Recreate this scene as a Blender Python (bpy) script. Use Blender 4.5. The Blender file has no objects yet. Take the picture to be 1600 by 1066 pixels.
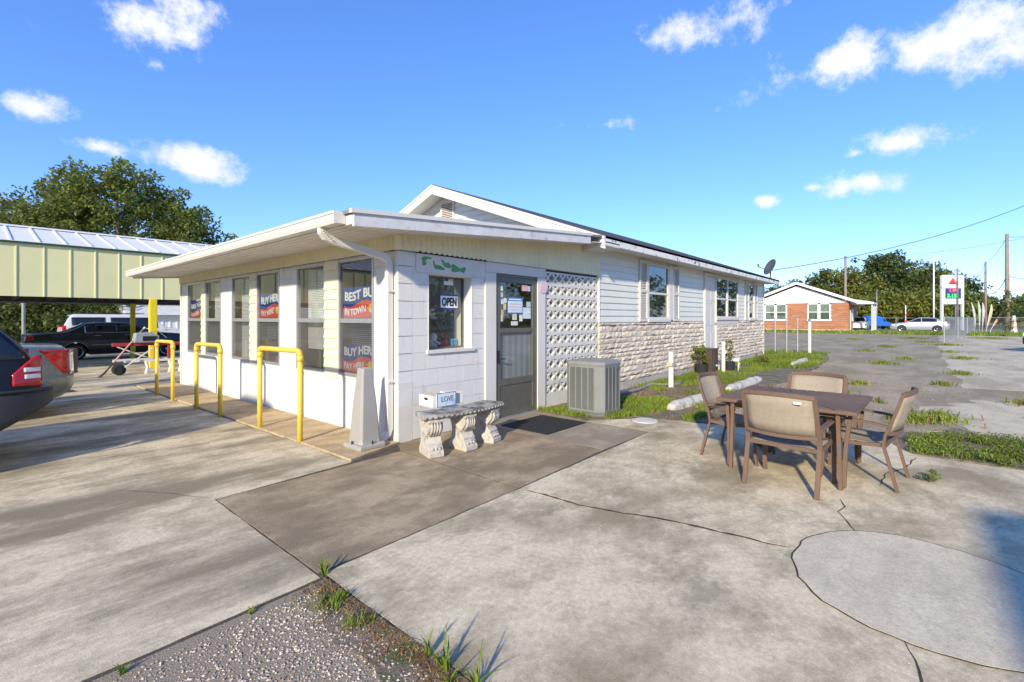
import bpy, bmesh, math, random
from mathutils import Vector, Matrix
random.seed(7)
R = math.radians
scene = bpy.context.scene
C = scene.collection

# ------------------------------------------------------------------ camera
# world X runs along the right-hand wall of the office, Y along its window front,
# origin = foot of the office's corner
cam_d = bpy.data.cameras.new('camera')
cam = bpy.data.objects.new('camera', cam_d); C.objects.link(cam)
cam.location = (-3.268, -4.585, 1.45)
cam.rotation_euler = (R(90), 0, R(41 - 90))
cam_d.sensor_width = 36.0
cam_d.lens = 36.0 * 740 / 1600
cam_d.shift_y = -36.0 / 1600
cam_d.clip_start = 0.05
cam_d.clip_end = 3000
scene.camera = cam

# ------------------------------------------------------------------ light
SUN_AZ, SUN_EL = R(21.5), R(23)            # direction the shadows fall, height of the sun
sun_dir = Vector((math.cos(SUN_AZ) * math.cos(SUN_EL), math.sin(SUN_AZ) * math.cos(SUN_EL), -math.sin(SUN_EL)))
sd = bpy.data.lights.new('sun', 'SUN'); sd.energy = 2.9; sd.angle = R(2.2); sd.color = (1.0, 0.88, 0.67)
sun = bpy.data.objects.new('sun', sd); C.objects.link(sun)
sun.rotation_euler = sun_dir.to_track_quat('-Z', 'Y').to_euler()
sun.location = (-20, -10, 20)

world = bpy.data.worlds.new('World'); scene.world = world; world.use_nodes = True
wt = world.node_tree; wn = wt.nodes; wl = wt.links
for n in list(wn): wn.remove(n)
def WN(t, **k):
    n = wn.new(t)
    for a, b in k.items(): setattr(n, a, b)
    return n
out = WN('ShaderNodeOutputWorld'); bg = WN('ShaderNodeBackground'); bg.inputs[1].default_value = 0.15
sky = WN('ShaderNodeTexSky', sky_type='NISHITA'); sky.sun_disc = False
sky.sun_elevation = SUN_EL; sky.sun_rotation = math.atan2(-math.cos(SUN_AZ), -math.sin(SUN_AZ))
sky.altitude = 0; sky.air_density = 1.0; sky.dust_density = 0.0; sky.ozone_density = 3.5
tc = WN('ShaderNodeTexCoord')
def direction(x, y):
    """compass direction of a cloud, from bearing/height read off the photograph"""
    fwd = Vector((math.cos(R(41)), math.sin(R(41)), 0)); rt = Vector((math.sin(R(41)), -math.cos(R(41)), 0))
    return (fwd + rt * ((x - 800) / 740) + Vector((0, 0, (497 - y) / 740))).normalized()
clouds = [(255, 40, 75, 42, 1.0), (225, 15, 60, 30, .8), (262, 104, 38, 16, .75), (52, 170, 52, 22, .85), (153, 230, 44, 15, 1.0),
          (300, 250, 66, 25, 1.1), (340, 262, 45, 12, .5), (1130, 32, 85, 34, 1.0), (1000, 42, 30, 12, .4), (1300, 100, 120, 32, 1.1), (1240, 120, 45, 20, .9),
          (1370, 85, 60, 30, .9), (1480, 68, 110, 42, .95), (1570, 80, 80, 36, .9), (940, 195, 46, 12, .95), (1415, 222, 58, 22, 1.15),
          (1342, 239, 22, 10, .8), (1350, 286, 52, 20, 1.15), (1268, 293, 22, 8, .8), (1203, 314, 20, 10, .9), (1335, 45, 32, 14, .4),
          (40, 30, 95, 34, .55), (1540, 356, 40, 5, .35), (1545, 198, 16, 6, .35)]
specs = []
for (x, y, a, b, k) in clouds:
    d = direction(x, y); w = 1 + ((x - 800) / 740) ** 2 + ((497 - y) / 740) ** 2
    specs.append((d, a / 740 / w ** .75, b / 740 / w ** .6, k))
rc = random.Random(3)
for i in range(8):                        # the same scattered cumulus carries on round the rest of the sky
    az = R(41) + R(rc.uniform(65, 295)); el = R(rc.uniform(8, 42)); s = rc.uniform(.03, .10)
    specs.append((Vector((math.cos(az) * math.cos(el), math.sin(az) * math.cos(el), math.sin(el))), s, s * .38, rc.uniform(.6, 1)))
nz = WN('ShaderNodeTexNoise'); nz.inputs['Scale'].default_value = 9; nz.inputs['Detail'].default_value = 9; nz.inputs['Roughness'].default_value = .66
nz2 = WN('ShaderNodeTexNoise'); nz2.inputs['Scale'].default_value = 5; nz2.inputs['Detail'].default_value = 4
wl.new(tc.outputs['Generated'], nz.inputs['Vector']); wl.new(tc.outputs['Generated'], nz2.inputs['Vector'])
acc = None
for (d, a, b, k) in specs:                  # distance to the cloud's middle, flattened in height; falls off to its ragged rim
    a *= 1.5; b *= 1.42; S = Vector((1 / a, 1 / a, 1 / b))
    v1 = WN('ShaderNodeVectorMath', operation='MULTIPLY_ADD'); v1.inputs[1].default_value = S; v1.inputs[2].default_value = (-d.x * S.x, -d.y * S.y, -d.z * S.z)
    wl.new(tc.outputs['Generated'], v1.inputs[0])
    ln = WN('ShaderNodeVectorMath', operation='LENGTH'); wl.new(v1.outputs[0], ln.inputs[0])
    m = WN('ShaderNodeMath', operation='MULTIPLY_ADD'); m.inputs[1].default_value = -k / 1.5; m.inputs[2].default_value = k; wl.new(ln.outputs['Value'], m.inputs[0])
    if acc is None: acc = m
    else:
        mx = WN('ShaderNodeMath', operation='MAXIMUM'); wl.new(acc.outputs[0], mx.inputs[0]); wl.new(m.outputs[0], mx.inputs[1]); acc = mx
n1 = WN('ShaderNodeMapRange'); n1.inputs[1].default_value = .3; n1.inputs[2].default_value = .7; n1.inputs[3].default_value = -.80; n1.inputs[4].default_value = .22
wl.new(nz.outputs['Fac'], n1.inputs[0])
ad = WN('ShaderNodeMath', operation='ADD'); wl.new(acc.outputs[0], ad.inputs[0]); wl.new(n1.outputs[0], ad.inputs[1])
al = WN('ShaderNodeMapRange', interpolation_type='SMOOTHSTEP'); al.inputs[1].default_value = .20; al.inputs[2].default_value = .78
wl.new(ad.outputs[0], al.inputs[0])
cc = WN('ShaderNodeMix', data_type='RGBA'); cc.inputs[6].default_value = (2.7, 2.85, 3.2, 1); cc.inputs[7].default_value = (3.8, 3.8, 3.85, 1)
wl.new(nz2.outputs['Fac'], cc.inputs[0])
mixc = WN('ShaderNodeMix', data_type='RGBA')
gmn = WN('ShaderNodeGamma'); gmn.inputs[1].default_value = .78; wl.new(sky.outputs[0], gmn.inputs[0])   # a camera-like response for the whole sky
tint = WN('ShaderNodeMix', data_type='RGBA', blend_type='MULTIPLY'); tint.inputs[0].default_value = 1; tint.inputs[7].default_value = (.80, .90, 1.25, 1); wl.new(gmn.outputs[0], tint.inputs[6])
hsv = WN('ShaderNodeHueSaturation'); hsv.inputs['Saturation'].default_value = 1.12; wl.new(tint.outputs[2], hsv.inputs['Color'])
wl.new(al.outputs[0], mixc.inputs[0]); wl.new(hsv.outputs[0], mixc.inputs[6]); wl.new(cc.outputs[2], mixc.inputs[7])
wl.new(mixc.outputs[2], bg.inputs[0]); wl.new(bg.outputs[0], out.inputs[0])

scene.render.engine = 'CYCLES'
scene.view_settings.view_transform = 'Standard'; scene.view_settings.look = 'None'
scene.view_settings.exposure = 1.05; scene.view_settings.gamma = 1.0
scene.view_settings.use_curve_mapping = False

# ------------------------------------------------------------------ materials
MATS = {}
def nodes_of(name):
    m = bpy.data.materials.new(name); m.use_nodes = True
    return m, m.node_tree, m.node_tree.nodes['Principled BSDF']
def mul(c, k): return tuple(min(1, max(0, x * k)) for x in c[:3]) + (1,)
def M(name, col, rough=.6, var=.12, scale=4.0, bump=0.0, bscale=60.0, metal=0.0, spec=.5, island=0.0, objvar=0.0, stretch=None, dirt=None):
    if name in MATS: return MATS[name]
    m, t, p = nodes_of(name); N = t.nodes; L = t.links
    p.inputs['Roughness'].default_value = rough; p.inputs['Metallic'].default_value = metal
    p.inputs['Specular IOR Level'].default_value = spec
    tcn = N.new('ShaderNodeTexCoord'); src = tcn.outputs['Object']
    if stretch:
        mp = N.new('ShaderNodeMapping'); mp.inputs['Scale'].default_value = stretch; L.new(src, mp.inputs[0]); src = mp.outputs[0]
    nt = N.new('ShaderNodeTexNoise'); nt.inputs['Scale'].default_value = scale; nt.inputs['Detail'].default_value = 5; nt.inputs['Roughness'].default_value = .6
    L.new(src, nt.inputs['Vector'])
    mr = N.new('ShaderNodeMapRange'); mr.inputs[1].default_value = .28; mr.inputs[2].default_value = .72; L.new(nt.outputs['Fac'], mr.inputs[0])
    mx = N.new('ShaderNodeMix'); mx.data_type = 'RGBA'; mx.inputs[6].default_value = mul(col, 1 - var); mx.inputs[7].default_value = mul(col, 1 + var)
    L.new(mr.outputs[0], mx.inputs[0]); cur = mx.outputs[2]
    if dirt:                                # (colour, noise scale, low, high)
        dn = N.new('ShaderNodeTexNoise'); dn.inputs['Scale'].default_value = dirt[1]; dn.inputs['Detail'].default_value = 8; dn.inputs['Roughness'].default_value = .7
        L.new(src, dn.inputs['Vector'])
        dr = N.new('ShaderNodeMapRange'); dr.inputs[1].default_value = dirt[2]; dr.inputs[2].default_value = dirt[3]; L.new(dn.outputs['Fac'], dr.inputs[0])
        dm = N.new('ShaderNodeMix'); dm.data_type = 'RGBA'; dm.inputs[7].default_value = tuple(dirt[0]) + (1,)
        L.new(dr.outputs[0], dm.inputs[0]); L.new(cur, dm.inputs[6]); cur = dm.outputs[2]
    if island or objvar:
        if island: g = N.new('ShaderNodeNewGeometry'); so = g.outputs['Random Per Island']; amt = island
        else: g = N.new('ShaderNodeObjectInfo'); so = g.outputs['Random']; amt = objvar
        hr = N.new('ShaderNodeMapRange'); hr.inputs[3].default_value = 1 - amt; hr.inputs[4].default_value = 1 + amt; L.new(so, hr.inputs[0])
        hs = N.new('ShaderNodeHueSaturation'); L.new(hr.outputs[0], hs.inputs['Value']); L.new(cur, hs.inputs['Color'])
        if island:
            h2 = N.new('ShaderNodeMapRange'); h2.inputs[3].default_value = .47; h2.inputs[4].default_value = .52; L.new(so, h2.inputs[0]); L.new(h2.outputs[0], hs.inputs['Hue'])
        cur = hs.outputs[0]
    L.new(cur, p.inputs['Base Color'])
    if bump:
        bn = N.new('ShaderNodeTexNoise'); bn.inputs['Scale'].default_value = bscale; bn.inputs['Detail'].default_value = 4; L.new(src, bn.inputs['Vector'])
        bp = N.new('ShaderNodeBump'); bp.inputs['Strength'].default_value = bump; bp.inputs['Distance'].default_value = .01
        L.new(bn.outputs['Fac'], bp.inputs['Height']); L.new(bp.outputs[0], p.inputs['Normal'])
    MATS[name] = m; return m

def concrete(name, light, dark, stain=.5, lo=.40, hi=.66, speck=.25, streak_dir=0.0, bump=.35, bs=.75, st=(.45, 1.4), blot=.6):
    m, t, p = nodes_of(name); N = t.nodes; L = t.links
    p.inputs['Roughness'].default_value = .92; p.inputs['Specular IOR Level'].default_value = .08
    tcn = N.new('ShaderNodeTexCoord'); src = tcn.outputs['Object']
    def noise(sc, det, rough, vec): 
        n = N.new('ShaderNodeTexNoise'); n.inputs['Scale'].default_value = sc; n.inputs['Detail'].default_value = det; n.inputs['Roughness'].default_value = rough
        L.new(vec, n.inputs['Vector']); return n.outputs['Fac']
    def rng(f, a, b, c=0., d=1.):
        r = N.new('ShaderNodeMapRange'); r.inputs[1].default_value = a; r.inputs[2].default_value = b; r.inputs[3].default_value = c; r.inputs[4].default_value = d
        L.new(f, r.inputs[0]); return r.outputs[0]
    def mix(f, a, b, bt='MIX'):
        x = N.new('ShaderNodeMix'); x.data_type = 'RGBA'; x.blend_type = bt
        for i, s in ((0, f), (6, a), (7, b)):
            if isinstance(s, (int, float)): x.inputs[i].default_value = s
            elif isinstance(s, tuple): x.inputs[i].default_value = s
            else: L.new(s, x.inputs[i])
        return x.outputs[2]
    mp = N.new('ShaderNodeMapping'); mp.inputs['Rotation'].default_value = (0, 0, streak_dir); mp.inputs['Scale'].default_value = (st[0], st[1], 1)
    L.new(src, mp.inputs[0]); mp2 = N.new('ShaderNodeMapping'); mp2.inputs['Location'].default_value = (13.7, 5.1, 2.2); mp2.inputs['Rotation'].default_value = (0, 0, streak_dir + .5); mp2.inputs['Scale'].default_value = (.8, 1.2, 1); L.new(src, mp2.inputs[0])
    big = noise(bs, 8, .64, mp.outputs[0]); mid = noise(4.2, 8, .72, src); mot = noise(34, 4, .65, src); fine = noise(120, 2, .5, src); gr = noise(420, 1, .5, src)
    c = mix(rng(big, lo, hi), tuple(light) + (1,), tuple(dark) + (1,))
    md = N.new('ShaderNodeMath'); md.operation = 'MULTIPLY'; L.new(rng(mid, .47, .68), md.inputs[0]); md.inputs[1].default_value = stain
    c = mix(md.outputs[0], c, mul(dark, .85))
    blt = noise(bs * 1.9, 9, .7, mp2.outputs[0])
    bd = N.new('ShaderNodeMath'); bd.operation = 'MULTIPLY'; L.new(rng(blt, .50, .63), bd.inputs[0]); bd.inputs[1].default_value = blot
    c = mix(bd.outputs[0], c, mul(dark, .55))
    c = mix(1.0, c, mix(rng(mot, .32, .68), (.78, .78, .78, 1), (1.2, 1.2, 1.2, 1)), 'MULTIPLY')
    c = mix(speck, c, mix(rng(fine, .3, .7), mul(light, .45), mul(light, 1.45)))
    c = mix(speck * .9, c, mix(rng(gr, .3, .7), mul(light, .35), mul(light, 1.5)))
    L.new(c, p.inputs['Base Color'])
    b1 = N.new('ShaderNodeBump'); b1.inputs['Strength'].default_value = bump; b1.inputs['Distance'].default_value = .004
    L.new(fine, b1.inputs['Height']); L.new(b1.outputs[0], p.inputs['Normal'])
    MATS[name] = m; return m

def glass(name, tint=(.75, .8, .8), refl=.12, rough=.02, veil=0.0, veilcol=(.3, .3, .3)):
    """thin pane: tinted see-through plus a mirror reflection that grows at grazing angles"""
    m = bpy.data.materials.new(name); m.use_nodes = True; t = m.node_tree; N = t.nodes; L = t.links
    for n in list(N): N.remove(n)
    o = N.new('ShaderNodeOutputMaterial'); tr = N.new('ShaderNodeBsdfTransparent'); tr.inputs[0].default_value = tuple(tint) + (1,)
    gl = N.new('ShaderNodeBsdfGlossy'); gl.inputs['Roughness'].default_value = rough; gl.inputs[0].default_value = (.95, .97, 1, 1)
    fr = N.new('ShaderNodeFresnel'); gn_ = N.new('ShaderNodeNewGeometry'); io = N.new('ShaderNodeMath'); io.operation = 'MULTIPLY_ADD'; io.inputs[1].default_value = -.8333; io.inputs[2].default_value = 1.5
    L.new(gn_.outputs['Backfacing'], io.inputs[0]); L.new(io.outputs[0], fr.inputs[0])
    ad2 = N.new('ShaderNodeMath'); ad2.operation = 'ADD'; ad2.inputs[1].default_value = refl; L.new(fr.outputs[0], ad2.inputs[0])
    mx = N.new('ShaderNodeMixShader'); L.new(ad2.outputs[0], mx.inputs[0]); L.new(tr.outputs[0], mx.inputs[1]); L.new(gl.outputs[0], mx.inputs[2])
    last = mx.outputs[0]
    if veil:
        df = N.new('ShaderNodeBsdfDiffuse'); df.inputs[0].default_value = tuple(veilcol) + (1,)
        m2 = N.new('ShaderNodeMixShader'); m2.inputs[0].default_value = veil; L.new(last, m2.inputs[1]); L.new(df.outputs[0], m2.inputs[2]); last = m2.outputs[0]
    L.new(last, o.inputs[0]); MATS[name] = m; return m

def emit(name, col, k):
    m, t, p = nodes_of(name); p.inputs['Base Color'].default_value = tuple(col) + (1,)
    p.inputs['Emission Color'].default_value = tuple(col) + (1,); p.inputs['Emission Strength'].default_value = k
    MATS[name] = m; return m

def foliage(name, col, var=.5, trans=.38):
    m, t, p = nodes_of(name); N = t.nodes; L = t.links
    p.inputs['Roughness'].default_value = .6; p.inputs['Specular IOR Level'].default_value = .3
    g = N.new('ShaderNodeNewGeometry')
    v = N.new('ShaderNodeMapRange'); v.inputs[3].default_value = 1 - var; v.inputs[4].default_value = 1 + var; L.new(g.outputs['Random Per Island'], v.inputs[0])
    hh = N.new('ShaderNodeMapRange'); hh.inputs[3].default_value = .455; hh.inputs[4].default_value = .52; L.new(g.outputs['Random Per Island'], hh.inputs[0])
    tcn = N.new('ShaderNodeTexCoord'); nt = N.new('ShaderNodeTexNoise'); nt.inputs['Scale'].default_value = .6; nt.inputs['Detail'].default_value = 3; L.new(tcn.outputs['Object'], nt.inputs[0])
    r = N.new('ShaderNodeMapRange'); r.inputs[1].default_value = .35; r.inputs[2].default_value = .65; L.new(nt.outputs['Fac'], r.inputs[0])
    mx = N.new('ShaderNodeMix'); mx.data_type = 'RGBA'; mx.inputs[6].default_value = mul(col, .75); mx.inputs[7].default_value = (col[0] * 1.25, col[1] * 1.2, col[2] * .95, 1); L.new(r.outputs[0], mx.inputs[0])
    hs = N.new('ShaderNodeHueSaturation'); L.new(hh.outputs[0], hs.inputs['Hue']); L.new(v.outputs[0], hs.inputs['Value']); L.new(mx.outputs[2], hs.inputs['Color'])
    L.new(hs.outputs[0], p.inputs['Base Color'])
    if trans:
        tl = N.new('ShaderNodeBsdfTranslucent'); L.new(hs.outputs[0], tl.inputs[0])
        ms = N.new('ShaderNodeMixShader'); ms.inputs[0].default_value = trans
        L.new(p.outputs[0], ms.inputs[1]); L.new(tl.outputs[0], ms.inputs[2]); L.new(ms.outputs[0], N['Material Output'].inputs[0])
    MATS[name] = m; return m

WHITE = M('white_paint', (.70, .675, .62), .55, .03, 3, .12, 120, dirt=((.5, .48, .43), 2.5, .66, .95))
BLOCKW = M('painted_block', (.76, .74, .70), .6, .03, 5, .35, 90, objvar=.02, dirt=((.52, .48, .41), 1.7, .60, .9))
def streaks(m, col, sc, lo, hi, amt):
    t = m.node_tree; N = t.nodes; L = t.links; p = N['Principled BSDF']; old = p.inputs['Base Color'].links[0].from_socket
    g = N.new('ShaderNodeNewGeometry'); mp = N.new('ShaderNodeMapping'); mp.inputs['Scale'].default_value = sc; L.new(g.outputs['Position'], mp.inputs[0])
    n = N.new('ShaderNodeTexNoise'); n.inputs['Scale'].default_value = 1; n.inputs['Detail'].default_value = 7; n.inputs['Roughness'].default_value = .7; L.new(mp.outputs[0], n.inputs[0])
    r = N.new('ShaderNodeMapRange'); r.inputs[1].default_value = lo; r.inputs[2].default_value = hi; r.inputs[4].default_value = amt; L.new(n.outputs['Fac'], r.inputs[0])
    x = N.new('ShaderNodeMix'); x.data_type = 'RGBA'; x.inputs[7].default_value = tuple(col) + (1,); L.new(r.outputs[0], x.inputs[0]); L.new(old, x.inputs[6]); L.new(x.outputs[2], p.inputs['Base Color'])
streaks(BLOCKW, (.40, .36, .29), (9, 9, 1.1), .54, .76, .55); streaks(WHITE, (.42, .38, .31), (7, 7, .9), .55, .76, .5)
MORT = M('painted_joint', (.67, .65, .61), .7, .05, 6)
FASC = M('weathered_fascia', (.66, .66, .66), .65, .12, 5, .15, 60, dirt=((.33, .32, .30), 6, .56, .74))
EAVE = M('peeling_fascia', (.80, .79, .75), .6, .06, 5, .2, 60, dirt=((.20, .19, .17), 7, .555, .60))
GUT = M('white_gutter', (.72, .69, .63), .4, .04, 3)
SOFF = M('cream_soffit', (.74, .70, .64), .6, .05, 3)
YEL = M('cream_corrugated', (.86, .79, .53), .5, .06, 2.5)
YSID = M('cream_siding', (.78, .70, .50), .5, .05, 3, objvar=.05)
GSID = M('pale_green_siding', (.74, .745, .67), .5, .05, 2.5, objvar=.03)
STONE = M('cream_cut_stone', (.69, .605, .495), .85, .16, 9, .6, 70, objvar=.14, dirt=((.42, .37, .31), 5, .58, .75))
SMORT = M('stone_mortar', (.46, .40, .33), .9, .2, 12)
FOUND = M('foundation_concrete', (.46, .43, .38), .9, .25, 5, .4, 60)
SHING = M('asphalt_shingle', (.06, .06, .065), .9, .35, 20, .5, 60)
MEMB = M('roof_membrane', (.20, .20, .21), .8, .2, 6)
ALU = M('aluminium', (.50, .50, .50), .35, .08, 8, metal=.6)
ALUD = M('dark_bronze', (.15, .145, .125), .4, .1, 8, metal=.3)
BLACK = M('black_rubber', (.02, .02, .02), .8, .2, 40, .4, 150)
BROWNW = M('brown_wood', (.19, .12, .075), .6, .2, 6)
BLIND = M('blind_slat', (.78, .77, .74), .5, .04, 6)
ROOM = M('room_wall', (.42, .39, .33), .8, .05, 2)
ROOMF = M('room_floor', (.22, .19, .16), .8, .2, 3)
PANE = glass('window_glass', (.72, .76, .76), .05)
PANE2 = glass('screened_glass', (.66, .68, .68), .03, .05, .24, (.22, .22, .22))
PANE3 = glass('house_glass', (.35, .4, .42), .10)
DGLASS = glass('door_glass', (.5, .53, .54), .08)
YBOL = M('yellow_pipe', (.78, .57, .08), .45, .08, 6, dirt=((.30, .17, .05), 13, .62, .68))
YPOST = M('yellow_post', (.80, .62, .02), .5, .06, 4)
CAST = M('cast_stone', (.54, .50, .43), .9, .2, 12, .6, 90, dirt=((.16, .14, .12), 9, .52, .72))
CASTTOP = M('mossy_cast_stone', (.40, .38, .34), .9, .25, 10, .7, 80, dirt=((.07, .065, .055), 7, .45, .62))
GPLAS = M('grey_plastic', (.36, .345, .31), .6, .06, 4, .1, 80)
ACM = M('ac_metal', (.27, .275, .26), .45, .08, 5, metal=.2, dirt=((.30, .25, .15), 4, .6, .8))
ACD = M('ac_coil_dark', (.11, .12, .125), .6, .1, 8)
FRAMEB = M('brown_powder_coat', (.16, .10, .066), .75, .12, 8, .1, 120)
STEEL = M('galvanised_steel', (.42, .43, .43), .45, .1, 6, metal=.5)

# ------------------------------------------------------------------ helpers
def gz(t): return -.0115 * max(0.0, t)      # the yard falls gently away to the carport
class MB:
    def __init__(s): s.v = []; s.f = []
    def quad(s, a, b, c, d):
        n = len(s.v); s.v += [tuple(a), tuple(b), tuple(c), tuple(d)]; s.f.append((n, n + 1, n + 2, n + 3)); return s
    def poly(s, pts):
        n = len(s.v); s.v += [tuple(p) for p in pts]; s.f.append(tuple(range(n, n + len(pts)))); return s
    def box(s, x0, x1, y0, y1, z0, z1):
        n = len(s.v)
        s.v += [(x, y, z) for z in (z0, z1) for (x, y) in ((x0, y0), (x1, y0), (x1, y1), (x0, y1))]
        s.f += [(n + 3, n + 2, n + 1, n), (n + 4, n + 5, n + 6, n + 7)] + [(n + i, n + (i + 1) % 4, n + 4 + (i + 1) % 4, n + 4 + i) for i in range(4)]
        return s
    def prism(s, pts, off):                 # closed polygon pts extruded by vector off
        n = len(s.v); k = len(pts); off = Vector(off)
        s.v += [tuple(p) for p in pts] + [tuple(Vector(p) + off) for p in pts]
        s.f += [tuple(range(n + k - 1, n - 1, -1)), tuple(range(n + k, n + 2 * k))] + [(n + i, n + (i + 1) % k, n + k + (i + 1) % k, n + k + i) for i in range(k)]
        return s
    def tube(s, pts, r, n=8, rect=None, up=(0, 0, 1), cap=True):
        pts = [Vector(p) for p in pts]; k = len(pts); rings = []
        rr = r if isinstance(r, (list, tuple)) else [r] * k
        for i, p in enumerate(pts):
            d = (pts[min(i + 1, k - 1)] - pts[max(i - 1, 0)]).normalized()
            u_ = Vector(up); a = d.cross(u_)
            if a.length < .05: a = d.cross(Vector((1, 0, 0)))
            if a.length < .05: a = d.cross(Vector((0, 1, 0)))
            a.normalize(); b = a.cross(d).normalized(); b0 = len(s.v)
            if rect:
                w, h = rect[0] / 2, rect[1] / 2
                for (q, e) in ((-w, -h), (w, -h), (w, h), (-w, h)): s.v.append(tuple(p + a * q + b * e))
                m = 4
            else:
                for j in range(n):
                    an = 2 * math.pi * j / n; s.v.append(tuple(p + a * (rr[i] * math.cos(an)) + b * (rr[i] * math.sin(an))))
                m = n
            rings.append((b0, m))
        for i in range(k - 1):
            a0, m = rings[i]; b0, _ = rings[i + 1]
            s.f += [(a0 + j, a0 + (j + 1) % m, b0 + (j + 1) % m, b0 + j) for j in range(m)]
        if cap:
            a0, m = rings[0]; s.f.append(tuple(a0 + j for j in range(m - 1, -1, -1)))
            a0, m = rings[-1]; s.f.append(tuple(a0 + j for j in range(m)))
        return s
    def lathe(s, prof, c=(0, 0, 0), n=16, axis='z'):
        b0 = len(s.v)
        for (r, h) in prof:
            for j in range(n):
                a = 2 * math.pi * j / n; x, y = r * math.cos(a), r * math.sin(a)
                s.v.append((c[0] + x, c[1] + y, c[2] + h) if axis == 'z' else (c[0] + x, c[1] + h, c[2] + y))
        for i in range(len(prof) - 1):
            s.f += [(b0 + i * n + j, b0 + i * n + (j + 1) % n, b0 + (i + 1) * n + (j + 1) % n, b0 + (i + 1) * n + j) for j in range(n)]
        s.f.append(tuple(b0 + j for j in range(n - 1, -1, -1))); s.f.append(tuple(b0 + (len(prof) - 1) * n + j for j in range(n)))
        return s
    def mesh(s, name, mat, smooth=False):
        me = bpy.data.meshes.new(name); me.from_pydata(s.v, [], s.f); me.update()
        if mat: me.materials.append(mat)
        if smooth:
            for p in me.polygons: p.use_smooth = True
        return me
    def build(s, name, mat, parent=None, bevel=0, smooth=False, fix=True, kind=None):
        me = s.mesh(name, mat, smooth)
        if fix and len(me.polygons) < 20000:
            bm = bmesh.new(); bm.from_mesh(me); bmesh.ops.recalc_face_normals(bm, faces=bm.faces); bm.to_mesh(me); bm.free()
        return link(name, me, parent, bevel, kind)
def link(name, me, parent=None, bevel=0, kind=None):
    o = bpy.data.objects.new(name, me); C.objects.link(o)
    if parent: o.parent = parent
    if bevel:
        b = o.modifiers.new('bevel', 'BEVEL'); b.width = bevel; b.segments = 2; b.limit_method = 'ANGLE'; b.angle_limit = R(35)
    if kind: o['kind'] = kind
    return o
def tag(o, label, cat, group=None):
    o['label'] = label; o['category'] = cat
    if group: o['group'] = group
    return o
def thing(name, label, cat, loc=(0, 0, 0), rz=0, group=None):
    o = bpy.data.objects.new(name, None); C.objects.link(o); o.location = loc; o.rotation_euler = (0, 0, rz); o.empty_display_size = .2
    return tag(o, label, cat, group)
def copy_tree(o, parent=None):
    c = o.copy(); C.objects.link(c); c.parent = parent
    for ch in o.children: copy_tree(ch, c)
    return c
def B(x0, x1, y0, y1, z0, z1): return MB().box(x0, x1, y0, y1, z0, z1)
def text_mesh(name, body, size, mat, width=None, wave=None, bold=.0, ext=.002, height=None):
    """flat lettering in the XZ plane, origin bottom left; wave=(amp,len,phase) bends it"""
    cu = bpy.data.curves.new(name, 'FONT'); cu.body = body; cu.size = size; cu.extrude = ext; cu.offset = bold; cu.resolution_u = 3
    o = bpy.data.objects.new(name, cu); C.objects.link(o)
    dg = bpy.context.evaluated_depsgraph_get(); me = bpy.data.meshes.new_from_object(o.evaluated_get(dg)); bpy.data.objects.remove(o)
    xs = [v.co.x for v in me.vertices]; ys = [v.co.y for v in me.vertices]; x0, x1, y0, y1 = min(xs), max(xs), min(ys), max(ys)
    kx = width / (x1 - x0) if width else 1; ky = height / (y1 - y0) if height else (kx if width else 1)
    for v in me.vertices:
        x = (v.co.x - x0) * kx; y = (v.co.y - y0) * ky
        if wave: y += wave[0] * math.sin(x / wave[1] * 2 * math.pi + wave[2])
        v.co = Vector((x, v.co.z, y))
    me.materials.clear(); me.materials.append(mat); return me

# ------------------------------------------------------------------ the office building
OFF = thing('office_building', 'low white block office with cream corrugated band and gabled siding wing behind', 'building')
CH = .206
def minus(ivs, a, b):
    r = []
    for (p, q) in ivs:
        if b <= p or a >= q: r.append((p, q)); continue
        if a > p: r.append((p, a))
        if b < q: r.append((b, q))
    return r
block_me = B(-.5, .5, -.5, .5, -.5, .5).mesh('block', BLOCKW)
def lay_blocks(parent, span, zr, holes, face, inner=0.03, cols=()):
    """courses of painted block on a wall face; face='x' -> wall plane X=0, runs along Y; 'y' -> plane Y=0, runs along X"""
    n0 = int(math.floor(zr[0] / CH)); n1 = int(math.ceil(zr[1] / CH))
    for c in range(n0, n1):
        za, zb = max(zr[0], c * CH), min(zr[1], (c + 1) * CH)
        if zb - za < .03: continue
        base = [span]
        for (a, b, h0, h1) in holes:
            if (za + zb) / 2 > h0 and (za + zb) / 2 < h1: base = minus(base, a, b)
        for iv in base:
            off = .203 if c % 2 else 0
            cuts = [span[0] + off + .406 * k for k in range(-1, 30)]
            for (a0, a1) in cols: cuts = [q for q in cuts if not (a0 - .06 < q < a1 + .06)] + [a1]
            cuts = sorted(cuts)
            e = [iv[0]] + [q for q in cuts if iv[0] + .05 < q < iv[1] - .05] + [iv[1]]
            for a, b in zip(e[:-1], e[1:]):
                o = link('block', block_me, parent); j = .0035; pr = random.uniform(-.0012, .0012)
                w, h = (b - a) - 2 * j, (zb - za) - 2 * j
                m, zc = (a + b) / 2, (za + zb) / 2
                if face == 'x': o.location = (inner / 2 + pr, m, zc); o.scale = (inner, w, h)
                else: o.location = (m, inner / 2 + pr, zc); o.scale = (w, inner, h)
TH = .2                                     # wall thickness
WINS = [(.50, 1.35), (1.70, 2.58), (3.17, 4.08), (4.35, 5.25), (5.83, 6.75), (6.98, 7.97)]
SILL, HEAD, WEND = .69, 2.235, 8.40
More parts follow.
